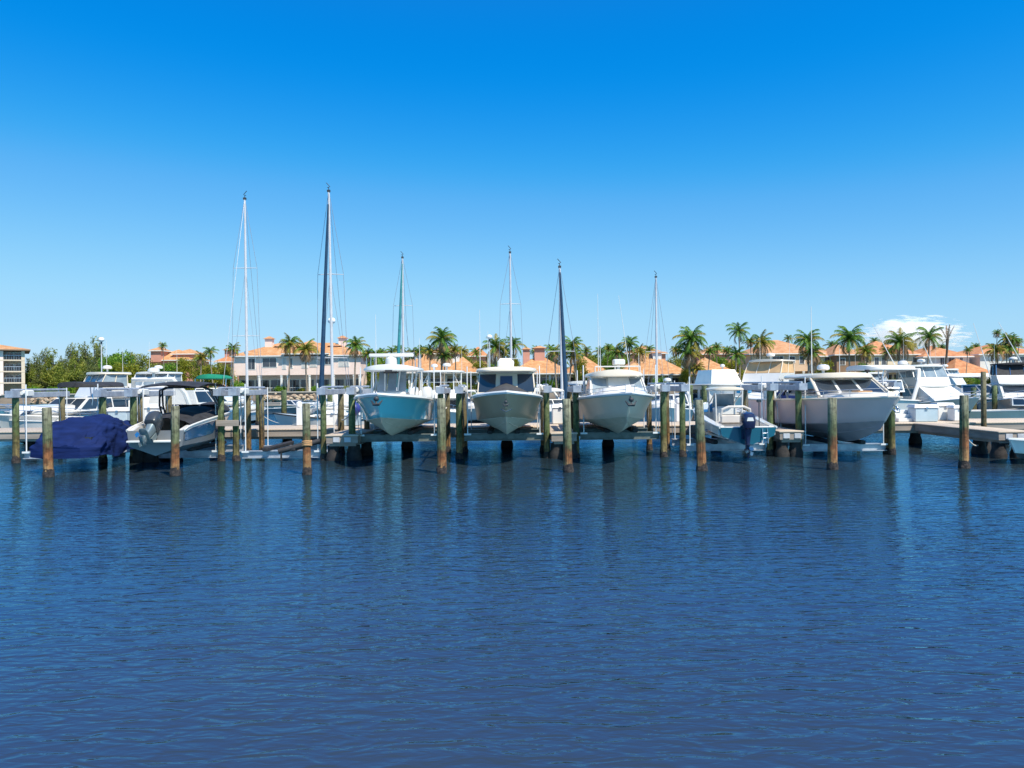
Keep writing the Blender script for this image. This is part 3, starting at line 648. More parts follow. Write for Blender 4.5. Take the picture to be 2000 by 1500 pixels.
# --- G: white boat with navy outboard, stern to the camera
b = boat('white centre console with teal bottom and navy outboard, stern to the camera', 1418, 35.0, .60, math.pi, name='outboard_boat', py=800)
b.location = (8.78, 34.8, .60); b.rotation_euler.z = math.pi
h = Hull(6.2,2.25,1.45,.70,sheer=1.25,p=2.4,tm=.5,zcs=.40,zcb=.70,stem=.3)
h.build(b, TEALD, TEALD, GEL, GEL, t_deck=.36, floor=.28, w=.24, railr=.05)
m = MB()
for sg in (-1,1):
    rr = [[(sg*(h.P(t,7).x*f), h.P(t,7).y, h.P(t,7).z+dz) for f, dz in ((1.01,-.30),(1.02,.02),(.80,.05),(.80,-.35))] for t in (.36,.5,.65,.8,.9,.97)]
    m.loft(rr, cap=True)
m.build('gunwale', GEL, b)
m = MB(); m.bb(-.9,.9,5.75,6.1,.30,.72,.05); m.bb(-.85,-.2,5.4,5.8,.28,.6,.05); m.build('transom_bench', GEL, b)
m = MB(); m.bb(-.42,.42,2.7,3.4,.28,1.40,.08); m.build('console', GEL, b)
m = MB(); A = ((.46,2.75,1.38),(-.46,2.75,1.38),(-.40,2.95,1.9),(.40,2.95,1.9)); m.panel(*A,0,1,0,1,.012); m.build('windshield', CLEARV, b, smooth=0)
m = MB(); m.bb(-.60,.60,4.0,4.55,.28,.84,.06); m.bb(-.60,.60,4.5,4.65,.76,1.12,.06); 
m.tube([(-.58,4.6,1.05),(-.54,4.66,1.32),(-.3,4.68,1.42),(.3,4.68,1.42),(.54,4.66,1.32),(.58,4.6,1.05)],.055,8); m.build('leaning_seat', SEAT, b)
m = MB()
for sg in (-1,1): m.tube([(sg*.5,2.6,.3),(sg*.55,2.6,2.07)],.03,8); m.tube([(sg*.5,3.7,.3),(sg*.55,3.7,2.07)],.03,8); m.tube([(sg*.52,2.6,1.5),(sg*.54,3.7,2.0)],.025,8)
m.build('top_frame', GEL, b)
m = MB(); m.slab(.70,2.2,3.9,2.05,.07,.08); m.build('t_top', GELC, b)
m = MB(); m.ell((.1,2.0,1.25),(.34,.28,.28),10,6); m.build('bow_cushion', SIGNB, b)
outboard(b,.14,6.26,.66,OUTB,OUTB,0,.92,decal=GEL)
outb = None
m = MB(); m.tube([(-.7,6.24,.66),(-.7,6.32,.1)],.02,6); m.tube([(-.52,6.24,.66),(-.52,6.32,.1)],.02,6)
for z in (.15,.32,.5): m.tube([(-.7,6.29,z),(-.52,6.29,z)],.018,6)
m.build('boarding_ladder', STEEL, b)
m = MB(); m.tube([(-.7,5.3,.7),(-.7,5.3,1.6)],.022,8); m.bb(-.78,-.62,5.22,5.38,1.6,1.72,.02); m.build('rod_post', OUTG, b)

# --- B: black tower boat, stern to the camera
b = boat('blue sided runabout with black bimini tower and tilted outboard on its lift', 424, 35.0, .52, math.pi, name='tower_boat', py=820)
b.location.x = -13.05; b.rotation_euler.z = math.pi+R(1)
h = Hull(7.2,2.2,1.52,.92,p=2.3,tm=.5,zcs=.36,zcb=.66,stem=.32,sheer=.6)
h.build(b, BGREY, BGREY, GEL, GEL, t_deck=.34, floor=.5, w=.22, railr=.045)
m = MB()
for sg in (-1,1):
    m.loft([[(sg*(h.P(t,k).x+.012), h.P(t,k).y, h.P(t,k).z+dz) for k, dz in ((7,.05),(7,-.07-.05*math.sin(t*3.1)),)] for t in (.02,.1,.2,.35,.5,.65,.8,.9,1.0)], closed=False)
m.build('side_stripe', GEL, b)
m = MB()
for sg in (-1,1):
    m.loft([[(sg*(h.P(t,k).x+.012), h.P(t,k).y, h.P(t,k).z+dz) for k, dz in ((4,.02),(5,.0),(6,.0),(7,-.08-.05*math.sin(t*3.1)))] for t in (.03,.1,.2,.35,.5,.65,.78,.88,.98)], closed=False)
m.build('side_panel', BLUEH, b)
m = MB(); rows = []
for i in range(10):
    t = .16+.74*i/9; v = h.P(t,7); hw = v.x*.93
    rows.append([Vector((hw*a, v.y, v.z+.03+(.34-.10*i/9+.06*math.sin(i*2.1))*(1-abs(a)**2.4)+.02*noise.noise((a*5,i*1.7,3)))) for a in (-1,-.8,-.5,-.2,0,.2,.5,.8,1)])
m.loft(rows, closed=False); m.build('cockpit_cover', BLACK, b, smooth=60)
m = MB(); A = ((1.0,2.6,1.32),(-1.0,2.6,1.32),(-.85,3.1,1.75),(.85,3.1,1.75)); m.panel(*A,0,.48,0,1,.012); m.panel(*A,.52,1,0,1,.012); m.build('windshield', GLASS, b, smooth=0)
m = MB()
for sg in (-1,1):
    for dy in (0,.32): m.tube([(sg*1.17,3.5+dy,1.15),(sg*1.15,3.9+dy,1.75),(sg*.98,4.35+dy*.7,2.36),(sg*.7,4.45+dy*.5,2.48)],.038,8)
    m.tube([(sg*1.16,3.85,1.6),(sg*1.12,4.15,1.7)],.03,6); m.tube([(sg*1.02,4.3,2.2),(sg*1.0,4.5,2.1)],.03,6)
m.tube([(-.72,4.45,2.47),(.72,4.45,2.47)],.038,8); m.build('wake_tower', OUTG, b)
m = MB(); rows = []
for i in range(9):
    y = 3.0+3.1*i/8; rows.append([Vector((1.12*a, y, 2.52+.20*(1-((i-4)/4.6)**2)-.10*a*a)) for a in (-1,-.6,-.2,.2,.6,1)])
m.loft(rows, closed=False); m.loft([[v-Vector((0,0,.03)) for v in r] for r in rows], closed=False)
m.build('bimini', BLACK, b, smooth=60)
outboard(b,.05,7.25,.78,OUTG,OUTL,R(56),.95)
m = MB(); m.bb(-.9,.9,7.1,7.55,.50,.58,.02); m.build('swim_platform', GEL, b)

# --- A: navy covered boat
t = thing('covered_boat','small boat on a lift fully wrapped in a creased navy cover','boat',(-15.9,27.2,.5),R(4))
h = Hull(6.0,1.9,.80,.70,p=2.2,tm=.5,zcs=.25,zcb=.4); o = h.mesh().build('hull',[BOTD,BOTD],t); o.location = (0,6.15,.05); o.rotation_euler = (0,0,math.pi)
m = MB(); rows = []; NA = 64
for i in range(64):
    u = i/63; y = -.12+6.3*u
    w = (1.20*min(1,(u/.06+.55))*(1 if u < .45 else 1-.82*((u-.45)/.55)**2.0)); zt = 1.12+.36*math.exp(-((u-.34)/.2)**2)+.10*math.exp(-((u-.62)/.06)**2)-.12*u
    zl = .02+.42*max(0,(u-.35))**1.2 + (.08*math.sin(u*19))
    row = []; fr = .42+.58*min(1,u/.16)**.7; zt = zl+(zt-zl)*fr
    for k in range(NA+1):
        a = math.pi*k/NA; cx_, sz_ = math.cos(a), math.sin(a)
        x = w*math.copysign(abs(cx_)**.62, cx_); z = zl+(zt-zl)*sz_**.72
        f = .06*noise.noise((a*1.5+u*6,u*5,1.7))+.15*abs(noise.noise((a*2.2-u*7,u*4+a*1.5,4.)))+.09*abs(noise.noise((a*4+u*9,u*14-a*3,7.)))-.05
        row.append(Vector((x*(1+f*1.3), y+.3*f, z+f*1.1*sz_)))
    rows.append(row)
m.loft(rows, closed=False); m.add(rows[0],[tuple(range(NA+1))]); m.add(rows[-1],[tuple(range(NA,-1,-1))]); m.build('cover', NCANV, t, smooth=75)
q = MB(); q.tube([rows[30][k]*1.0+Vector((0,0,.012)) for k in range(2,NA-1,1)],.012,5); q.tube([rows[46][k]+Vector((0,0,.012)) for k in range(2,NA-1,1)],.012,5); q.build('tie_strap', BLACK, t)

# --- small craft at the edges and on the dock
b = boat('white dinghy with dark lettering tied at the far right finger pier', 2004, 27.6, .03, 0, name='dinghy', py=850)
b.location = (17.45, 27.0, .03); b.rotation_euler.z = R(-72)
h = Hull(4.4,1.75,.86,.66,p=2.4,tm=.45,zcs=.22,zcb=.40,stem=.25,rake=.5); h.build(b, GEL, BOTD, GEL, GEL, t_deck=.3, floor=.3, w=.16, railr=.05)
m = MB(); m.bb(-.3,.3,2.0,2.5,.3,.85,.05); m.build('console', WCANV, b)
def hull_text(h, root, txt, t0, dt, k0, k1, mt, side=-1, size=5):
    """block capitals laid on the topside between two waterlines"""
    G = {'F':('###','#..','##.','#..','#..'),'L':('#..','#..','#..','#..','###'),'0':('###','#.#','#.#','#.#','###'),'7':('###','..#','.#.','.#.','.#.'),'4':('#.#','#.#','###','..#','..#'),'2':('###','..#','###','#..','###'),'K':('#.#','##.','#..','##.','#.#'),' ':('...',)*5}
    m = MB(); t = t0
    def S(t, u):
        k = k0+(k1-k0)*u; a = h.P(t,int(k)); b_ = h.P(t,min(7,int(k)+1)); v = a.lerp(b_,k-int(k)); return Vector((side*(v.x+.012), v.y, v.z))
    for ch in txt:
        for r_, row in enumerate(G[ch]):
            for c_, q in enumerate(row):
                if q == '#':
                    ta, tb = t+dt*c_/4, t+dt*(c_+1)/4; u0, u1 = 1-(r_+1)/5, 1-r_/5
                    m.add([S(ta,u0),S(tb,u0),S(tb,u1),S(ta,u1)],[(0,1,2,3)])
        t += dt
    return m
for i, (tt, du, k0, k1) in enumerate(((.13,.12,5.4,6.3),(.30,.13,5.3,6.2),(.26,.10,3.8,4.8))):
    m = MB()
    for j in range(3): 
        v = [h.P(tt+du*(j+a)/3.3,int(k)).lerp(h.P(tt+du*(j+a)/3.3,int(k)+1),k-int(k)) for a, k in ((0,k0),(.8,k0),(.8,k1),(0,k1))]; m.add([Vector((-(q.x+.01),q.y,q.z)) for q in v],[(0,1,2,3)])
    m.build('bow_lettering', BLACK, b)
bow = boat('white runabout side-on behind the dock at the left edge', 40, 42.0, .1, -math.pi/2, name='runabout', py=812)
bow.location.x = ax(52,42,812)-2.4
bow.rotation_euler.z = math.pi/2+math.pi
h = Hull(6.2,2.3,1.35,1.1,p=2.2,tm=.5,zcs=.3,zcb=.6); h.build(bow, GEL, LGREY, GEL, GEL, t_deck=.4, floor=.4, w=.2)
m = MB(); m.panel((.9,2.3,1.2),(-.9,2.3,1.2),(-.8,2.8,1.7),(.8,2.8,1.7),0,1,0,1,.012); m.build('windshield', GLASSB, bow, smooth=0)
b = boat('small white bowrider moored behind the dock beside the empty lift', 512, 40.6, .05, R(78), name='bowrider', py=805)
b.location = (ax(536,41.5,805), 41.3, .05); b.rotation_euler.z = math.pi/2*-1+R(8)
b.rotation_euler.z = R(-90)
h = Hull(5.4,2.1,1.5,1.15,p=2.2,tm=.5,zcs=.3,zcb=.6); h.build(b, GEL, BOTD, GEL, BLACK, t_deck=.25, floor=.45, w=.18)
m = MB(); m.bb(-.8,-.2,1.9,2.4,.45,1.4,.05); m.bb(.2,.8,1.9,2.4,.45,1.4,.05); m.panel((.9,1.8,1.3),(-.9,1.8,1.3),(-.8,2.2,1.75),(.8,2.2,1.75),0,1,0,1,.012); m.build('console', GEL, b)
seat(b,-.5,2.9,.45,mt=TEAK); seat(b,.5,2.9,.45); outboard(b,0,5.45,1.15,OUTG,OUTG,.2)
m = MB(); m.tube([(.55+.22*math.cos(a*.63),2.55,1.5+.22*math.sin(a*.63)) for a in range(11)],.025,6); m.build('steering_wheel', BLACK, b)

# ------------------------------------------------------------------ dock clutter
def dock_box(label, px, d, w, hgt, dep, mt, lid, z=DZ, cat='dock box'):
    x = ax(px,d,810); t = thing('dock_box', label, cat, (x,d,z+.004))
    m = MB(); m.bb(-w/2,w/2,-dep/2,dep/2,0,hgt*.82,.03); m.build('bin', mt, t)
    m = MB(); m.frus((-w/2-.04,w/2+.04,-dep/2-.04,dep/2+.04,hgt*.823),(-w/2+.02,w/2-.02,-dep/2+.05,dep/2-.05,hgt)); m.build('lid', lid, t)
    m = MB(); m.bx(-.06,.06,-dep/2-.06,-dep/2-.02,hgt*.74,hgt*.86); m.build('latch', STEEL, t); return t
dock_box('blue grey fronted dock box on the finger dock right of the big cruiser',1802,36.0,1.06,.80,.7,DOCKBOXB,DOCKBOX)
dock_box('white dock box left of the lone far right piling',1840,37.2,.80,.84,.7,DOCKBOX,DOCKBOX)
dock_box('narrow pale dock box against the lone far right piling',1868,36.4,.55,.74,.6,DOCKBOX,DOCKBOX)
dock_box('wide white dock box on the dock left of the teal boat',652,37.6,1.05,.72,.7,DOCKBOX,DOCKBOX)
dock_box('white dock box with grey front beside the lift post left of the teal boat',683,37.4,.95,.62,.7,DOCKBOXB,DOCKBOX)
dock_box('white dock box between the pilothouse boat and the white cuddy boat',1093,37.4,.74,.95,.7,DOCKBOX,DOCKBOX)
dock_box('low dock box by the lift post right of the outboard boat',1497,37.6,.60,.85,.6,DOCKBOX,DOCKBOX)
dock_box('grey fronted dock box behind the navy covered boat',236,37.3,.9,1.0,.7,DOCKBOXB,DOCKBOX)
dock_box('white dock box at the stern of the black tower boat',298,37.5,.8,1.15,.7,DOCKBOX,DOCKBOX)
def pedestal(label, px, d, hgt=1.15):
    t = thing('power_pedestal', label, 'power pedestal', (ax(px,d,810),d,DZ+.004))
    m = MB(); m.bb(-.13,.13,-.12,.12,0,hgt*.8,.02); m.build('post', PVC, t); m = MB(); m.lathe([(.15,hgt*.8),(.16,hgt*.84),(.14,hgt),(.04,hgt*1.04)],12); m.build('light_cap', LAMPW, t)
pedestal('slim white power pedestal on the dock right of the white cuddy boat',1325,37.9); pedestal('slim white power pedestal on the dock behind the empty lift',585,37.9)
t = thing('dock_step','small white fiberglass dock steps at the right end of the lifts','steps',(ax(1763,36.3,820),36.3,DZ+.004))
m = MB()
for i in range(3): m.bb(-.4,.4,-.4+i*.25,.45,i*.18,(i+1)*.18-.004,.015)
m.build('treads', DOCKBOX, t)
m = MB(); m.ell((0,0,.28),(.26,.30,.30),12,8); m.tube([(0,0,.55),(0,0,.72)],.05,6); tag(m.build('fender', mat('fender_blue',(.03,.04,.22),rough=.5), None, (ax(696,37.2,800),36.9,DZ+.55)),'round navy fender lying between the dock boxes left of the teal boat','fender')
m = MB(); m.tube([(0,0,-.3),(0,0,-.22),(0,0,.22),(0,0,.3)],[.03,.12,.12,.03],10); tag(m.build('fender', TURQ, None, (ax(1913,34.6,858),34.5,.45)),'turquoise tubular fender hanging under the far right finger pier','fender')
m = MB(); m.bb(-.35,.35,-.25,.25,0,.30,.04); m.bb(-.34,.34,-.24,.24,.302,.36,.03); tag(m.build('cooler', ORNG, None, (ax(1484,37.8,800),37.6,DZ+.01)),'orange cooler on the dock beyond the navy outboard','cooler')
m = MB(); 
for i in range(3): m.tube([((.25-.03*i)*math.cos(a*.42),(.25-.03*i)*math.sin(a*.42),.04+.05*i) for a in range(16)],.03,6)
tag(m.build('hose_coil', ROPE, None, (ax(725,34.9,830),35.3,DZ+.01)),'coiled pale hose on the dock left of the teal boat','hose')

# ------------------------------------------------------------------ boats of the second row
def bg(label, px, d, rz, s, cat='boat', name='motor_yacht', z=-.35, py=780):
    o = 5.2*s; b = thing(name, label, cat, (ax(px,d,py)+math.sin(R(rz))*o, d-math.cos(R(rz))*o, z), R(rz)); b.scale = (s,)*3; return b
def sportfish(label, px, d, rz, top_py, hullm=GEL, encl=CLEARV, top=GEL, rig=False, canvas=None, L=11.5, B=3.9, cover=None, radar=True):
    s = (az(px,top_py,d)+.35)/4.62
    b = bg(label,px,d,rz,s); h = Hull(L,B,2.1,1.15,p=2.5,tm=.52,zcs=.45,zcb=1.1,flare=2.0); h.build(b,hullm,BOTD,GEL,GEL,t_deck=.62,floor=.75,w=.25,railr=.05)
    house(b,'deckhouse',(1.55,3.0,7.2,1.75),(1.35,4.9,7.2,2.85),GEL,GLASS,front=[] if cover else [(.06,.94,.45,.9)],sides=[(.25,.95,.35,.85)],back=[(.1,.5,.05,.8),(.6,.9,.4,.8)])
    m = MB(); m.slab(1.62,4.4,7.9,2.85,.10,.05); m.build('flybridge_deck', GEL, b)
    house(b,'flybridge',(1.42,4.7,7.0,2.96),(1.5,5.1,7.0,3.62),GEL,GLASS)
    o = house(b,'enclosure',(1.46,5.15,7.0,3.64),(1.36,5.6,7.0,4.42),encl,GLASS)
    for pa, pb in [((-1.48+2.96*u,5.13,3.6),(-1.38+2.76*u,5.58,4.45)) for u in (0,.33,.67,1)]+[((sg*1.48,y0,3.6),(sg*1.4,y1,4.45)) for sg in (-1,1) for y0, y1 in ((7.0,7.0),(6.1,6.3))]:
        q = MB(); q.tube([pa,pb],.035,6); q.build('enclosure_post', top if top != BLACK else STEEL, b)
    m = MB(); m.slab(1.55,5.2,7.6,4.44,.10,.10); m.build('hardtop', top, b)
    if canvas: m = MB(); m.slab(1.2,6.6,9.2,2.62,.06,.1); m.build('cockpit_awning', canvas, b)
    if cover: m = MB(); m.frus((-1.57,1.57,2.6,5.0,1.80),(-1.38,1.38,4.75,5.2,2.92)); m.build('windshield_cover', cover, b, smooth=0)
    if radar: radome(b,(0,6.3,4.85),.3); whip(b,(-1.2,6.8,4.5),2.4); whip(b,(1.2,6.8,4.5),1.8)
    if rig:
        for sg in (-1,1): m = MB(); m.tube([(sg*1.5,5.6,2.9),(sg*(1.5+rig[0] if sg > 0 else 1.5+rig[1]),5.9,8.4)] if False else [(sg*1.5,5.4,2.2),(sg*1.5+rig[0 if sg < 0 else 1],5.9,7.9)],[.05,.02],6); m.build('outrigger', GEL, b)
    bow_rail(h,b,.02,.42,.5,8); return b
def express(label, px, d, rz, s, hullm=GEL, arch=True, cover=None, top=None, L=10, B=3.4, cabin=GEL):
    b = bg(label,px,d,rz,s); h = Hull(L,B,1.75,1.2,p=2.5,tm=.52,zcs=.42,zcb=.9,flare=1.9); h.build(b,hullm,BOTD,GEL,GEL,t_deck=.58,floor=.7,w=.25,railr=.05)
    m = MB(); m.slab(.35*B,1.5,5.0,1.55,.42,.15); m.build('trunk_cabin', GEL, b)
    house(b,'windshield_frame',(.41*B,3.9,6.6,1.75),(.35*B,4.9,6.6,2.42),cabin,GLASS if cabin is GEL else CLEARV,front=[(.03,.32,.1,.9),(.35,.65,.1,.9),(.68,.97,.1,.9)],sides=[(.08,.48,.15,.9),(.52,.95,.15,.9)])
    if arch:
        m = MB(); m.tube([(-1.5,7.0,1.2),(-1.42,7.5,2.3),(-1.1,7.9,2.95),(1.1,7.9,2.95),(1.42,7.5,2.3),(1.5,7.0,1.2)],.11,8); m.build('radar_arch', GEL, b); radome(b,(0,7.85,3.25),.26)
    if top:
        kb = B/3.4; m = MB(); m.slab(1.45*kb,4.6,7.9,2.95,.08,.22); m.build('canvas_top', top, b)
        for sg in (-1,1):
            for pa, pb in (((sg*1.3*kb,5.0,1.8),(sg*1.35*kb,5.2,2.97)),((sg*1.35*kb,7.6,1.2),(sg*1.35*kb,7.4,2.97))): m = MB(); m.tube([pa,pb],.03,6); m.build('top_post', STEEL, b)
    if cover: m = MB(); m.slab(1.35,2.2,9.2,1.75,.55,.50,e=2.4); m.build('boat_cover', cover, b)
    bow_rail(h,b,.02,.45,.5,8); return b
def trawler(label, px, d, rz, s):
    b = bg(label,px,d,rz,s); h = Hull(11,3.8,2.0,1.3,p=2.5,zcs=.45,zcb=1.0); h.build(b,GEL,BOTD,GEL,GEL,t_deck=.62,floor=.8,w=.25)
    house(b,'deckhouse',(1.5,3.2,7.6,1.8),(1.4,3.9,7.6,2.75),GEL,GLASS,front=[(.04,.32,.2,.85),(.36,.64,.2,.85),(.68,.96,.2,.85)],sides=[(.05,.3,.2,.85),(.35,.62,.2,.85),(.67,.95,.2,.85)])
    m = MB(); m.frus((-2.0,2.0,3.0,9.3,2.78),(-1.4,1.4,3.8,8.6,3.35)); m.build('flybridge_cover', WCANV, b, smooth=0)
    for i, x in enumerate((-1.45,-.9,.9,1.45)):
        m = MB(); m.tube([(x,4.6,3.2),(x,4.6,4.6)],.04,6); m.tube([(x,7.6,3.2),(x,7.6,4.6)],.04,6); m.tube([(x,4.6,3.3),(x,7.6,4.5)],.03,6); m.build('tower_leg', GEL, b)
    m = MB()
    for z in (3.9,): m.tube([(-1.45,4.6,z),(1.45,4.6,z)],.03,6); m.tube([(-1.45,4.6,z-.5),(-.9,4.6,z+.6)],.025,6); m.tube([(1.45,4.6,z-.5),(.9,4.6,z+.6)],.025,6)
    m.build('tower_brace', GEL, b); m = MB(); m.slab(1.75,4.0,8.2,4.6,.10,.05); m.build('hardtop', GEL, b)
    radome(b,(.4,6,5.05),.3); radome(b,(-.5,6,5.0),.25); whip(b,(-1.5,5,4.7),1.2); whip(b,(1.5,5,4.7),1.6); bow_rail(h,b,.02,.4,.5,8); return b
def sailboat(label, px, py, d, basepx, s=1.0, furl=None, furl_dx=0, furl_top=.9, cover=None, hullm=GEL, spreaders=(.35,.67), rz=0, lamp=False):
    """mast truck surveyed at (px, py); the hull lies under it"""
    top = at(px,py,d); x0 = ax(basepx,d,770); c_, s_ = math.cos(R(rz)), math.sin(R(rz))
    b = thing('sailboat', label, 'sailboat', (x0+s_*4.2,d-c_*4.2,-.3), R(rz))
    h = Hull(10.5,3.2,1.45,1.15,p=2.0,tm=.55,zcs=.5,zcb=.7,flare=1.3,rake=1.8); h.build(b,hullm,BOTD,GEL,GEL,t_deck=1)
    m = MB(); m.slab(1.05,2.8,6.6,1.25,.40,.12); m.build('trunk_cabin', GEL, b)
    H = top.z+.3; tx = (top.x-x0)*c_; T = Vector((tx,4.2,H)); F = Vector((0,4.2,1.3))
    m = MB(); m.tube([F,F.lerp(T,.5),T],[.12,.115,.085],8); m.build('mast', MAST, b)
    m = MB(); m.tube([T,T+Vector((0,0,.25))],.03,6); m.tube([T+Vector((-.12,0,.22)),T+Vector((.1,0,.30)),T+Vector((-.18,.0,.62))],.03,6); m.bx(T.x-.12,T.x+.12,4.1,4.3,H-.12,H+.04); m.build('masthead', BOTD, b)
    hw = 1.25
    for sp in spreaders:
        p = F.lerp(T,sp); w = hw*(1.05-.35*sp); m = MB(); m.tube([p+Vector((-w,.12,-.03)),p,p+Vector((w,.12,-.03))],[.025,.04,.025],6); m.build('spreader', MAST, b)
    for sg in (-1,1):
        pts = [T]+[F.lerp(T,sp)+Vector((sg*hw*(1.05-.35*sp),.12,0)) for sp in sorted(spreaders,reverse=True)]+[Vector((sg*1.45,4.4,1.2))]
        m = MB(); m.tube(pts,.018,5); m.build('shroud', WIRE, b)
        m = MB(); m.tube([F.lerp(T,spreaders[-1]),Vector((sg*1.4,4.9,1.2))],.014,5); m.build('lower_shroud', WIRE, b)
    bowp = Vector((0,.1,1.5)); m = MB(); m.tube([T,Vector((0,10.4,1.4))],.016,5); m.build('backstay', WIRE, b)
    m = MB(); m.tube([T,bowp],.016,5); m.build('forestay', WIRE, b)
    if furl:
        a = bowp+Vector((furl_dx,0,.5)); e = a.lerp(T,furl_top); m = MB(); m.tube([a,a.lerp(e,.03),a.lerp(e,.35),a.lerp(e,.8),e],[.10,.19,.16,.11,.06],8); m.build('furled_headsail', furl, b)
    m = MB(); m.tube([F+Vector((0,.1,1.0)),Vector((.1,8.2,2.35))],.07,8); o = m.build('boom', MAST, b)
    if cover: m = MB(); m.tube([F+Vector((0,.0,1.6)),F+Vector((0,.4,1.45)),Vector((.1,6.5,2.65)),Vector((.1,8.2,2.45))],[.16,.26,.2,.1],8); m.build('sail_cover', cover, b)
    if lamp: m = MB(); m.ell(F.lerp(T,.27)+Vector((.12,-.25,0)),(.2,.2,.17),10,6); m.build('mast_radar', GEL, b)
    bow_rail(h,b,.02,.25,.6,5); return b
sailboat('tall white-masted sailboat with grey backstay in front of the pink villa',478,387,66,483,cover=None,lamp=True,rz=180)
sailboat('sailboat with navy furled headsail and the tallest mast',642,372,62,650,furl=FURL,furl_dx=.05,cover=FURL,spreaders=(.24,.62),furl_top=.93)
sailboat('sailboat with teal furled headsail behind the teal boat',786,502,82,788,furl=TLCANV,furl_dx=-.1,furl_top=.95,cover=TLCANV)
sailboat('sailboat with bare white mast rising behind the pilothouse boat',996,492,76,999,spreaders=(.30,.66),lamp=True)
sailboat('sailboat with dark navy furled sail right of the pilothouse boat',1093,520,64,1098,furl=FURL,furl_dx=.05,furl_top=.95,cover=NCANV,spreaders=(.40,))
sailboat('distant sailboat with thin white mast behind the white cuddy boat',1281,540,82,1283,spreaders=(.40,),cover=GCANV)
sportfish('flybridge yacht with tan hardtop behind the navy covered boat',178,50,-38,727,top=GELC)
express('white express boat with black bimini at far left behind the navy covered boat',150,46,-12,1.15,arch=False,top=BLACK,B=2.7)
sportfish('flybridge boat with framed clear enclosure left of the black tower boat',290,54,-14,726,cover=WCANV)
express('white radar arch boat seen over the black tower boat',374,50,165,1.3)
express('cruiser with green canvas top right of the black tower boat',412,62,10,1.35,top=GCANV,arch=False,B=2.2)
express('small white boat with dark cabin behind the lift post left of the black tower boat',222,58,20,1.15,arch=False,top=WCANV)
express('boat under a white domed cover right of the pink villa',685,64,-30,1.0,arch=False,cover=WCANV)
trawler('white flybridge boat with open framed tower right of the teal boat',862,50,4,.90)
express('small white boat with clear enclosure right of the pilothouse boat',1066,52,8,.95,top=WCANV)
express('express cruiser with radar arch behind the white cuddy boat right rail',1303,52,-12,1.05)
express('low white cruiser behind the twin pilings right of the white cuddy boat',1340,66,-70,1.0,arch=False)
sportfish('sportfish with tan canvas and tall bridge behind the navy outboard boat',1490,62,-50,702,canvas=TCANV,encl=TCANV,top=GELC)
express('white motor yacht with long hardtop behind the big pale grey cruiser',1690,60,-72,1.4,top=WCANV)
sportfish('white flybridge yacht bow at the right of the big pale grey cruiser',1716,64,28,727,cover=WCANV)
sportfish('white sportfish with raised outriggers and a white covered windshield',1818,60,8,712,rig=(-3.0,-2.4),cover=WCANV,hullm=LGREY)
express('teal hulled express cruiser moored between the right second-row pilings',1922,68,58,1.2,hullm=TEALD,arch=False,top=WCANV)
sportfish('far white flybridge yacht behind the sportfish with outriggers',1868,80,40,720,hullm=LGREY)
sportfish('flybridge boat with black topped enclosure at the right edge',1988,62,-18,708,top=BLACK,encl=BLACK,rig=(-1.4,-2.6),hullm=LGREY)
express('low grey boat at the right edge in front of the black topped flybridge boat',2010,57,60,.8,hullm=LGREY,arch=False)
express('white cruiser glimpsed between the teal boat and the pilothouse boat',918,60,18,.95,arch=True)
express('white cruiser with canvas top glimpsed left of the white cuddy boat',1136,68,-20,1.1,arch=False,top=WCANV)
express('low dark hulled runabout moored far off before the riprap stones',575,84,70,.75,hullm=BGREY,arch=False)
# white houseboat with a blue sign
b = bg('boxy white houseboat with a blue sign on its side',1402,64,4,1.0,name='houseboat'); h = Hull(11,4.2,1.4,1.1,p=3,zcs=.4,zcb=.7); h.build(b,GEL,BOTD,GEL,GEL)
house(b,'cabin',(1.75,2.2,9.5,1.3),(1.7,2.3,9.5,3.1),GEL,GLASS,sides=[(.1,.3,.4,.8),(.4,.6,.4,.8)])
m = MB(); m.slab(2.3,1.6,10,3.1,.09,.04); m.build('roof', GEL, b)
house(b,'upper_cabin',(1.25,3.0,7.5,3.2),(.95,3.8,7.4,4.35),GEL,GLASS); m = MB(); m.panel((.5,2.19,2.45),(1.72,2.19,2.45),(1.72,2.25,3.0),(.5,2.25,3.0),0,1,0,1,.03); m.build('sign', SIGNB, b, smooth=0); radome(b,(.7,6,4.6),.2)
# far dock
dock('far_dock','grey timber dock crossing the basin behind the second row of boats',-75,75,94,97,.95,DECKF,pts=[(x,95.5) for x in range(-72,75,12)])

# ------------------------------------------------------------------ houses
GZ = 1.7
def hip_roof(m, x0, x1, y0, y1, z0, z1, oh=.7, th=.22, gable=False):
    x0 -= oh; x1 += oh; y0 -= oh; y1 += oh; r = min((y1-y0)/2,(x1-x0)/2*.98); yc = (y0+y1)/2
    E = [(x0,y0,z0),(x1,y0,z0),(x1,y1,z0),(x0,y1,z0)]; A, B_ = ((x0+(0.3 if gable else r),yc,z1),(x1-(0.3 if gable else r),yc,z1))
    m.add(E+[A,B_],[(0,1,5,4),(1,2,5),(2,3,4,5),(3,0,4),(3,2,1,0)],0)
    m.add([(x,y,z0-.004) for x,y,_ in E]+[(x,y,z0-th) for x,y,_ in E],[(0,1,5,4),(1,2,6,5),(2,3,7,6),(3,0,4,7),(4,5,6,7)],1)
def window(root, x0, x1, z0, z1, y, pane=PANE, fr=TRIMW, bars=1):
    m = MB(); m.bx(x0-.12,x1+.12,y-.07,y+.02,z0-.12,z1+.12); w = m.build('window', fr, root, smooth=0)
    m = MB()
    for i in range(bars+1):
        a, c = x0+(x1-x0)*i/(bars+1)+.03, x0+(x1-x0)*(i+1)/(bars+1)-.03; m.bx(a,c,y-.10,y-.06,z0,z1)
    m.build('pane', pane, w, smooth=0)
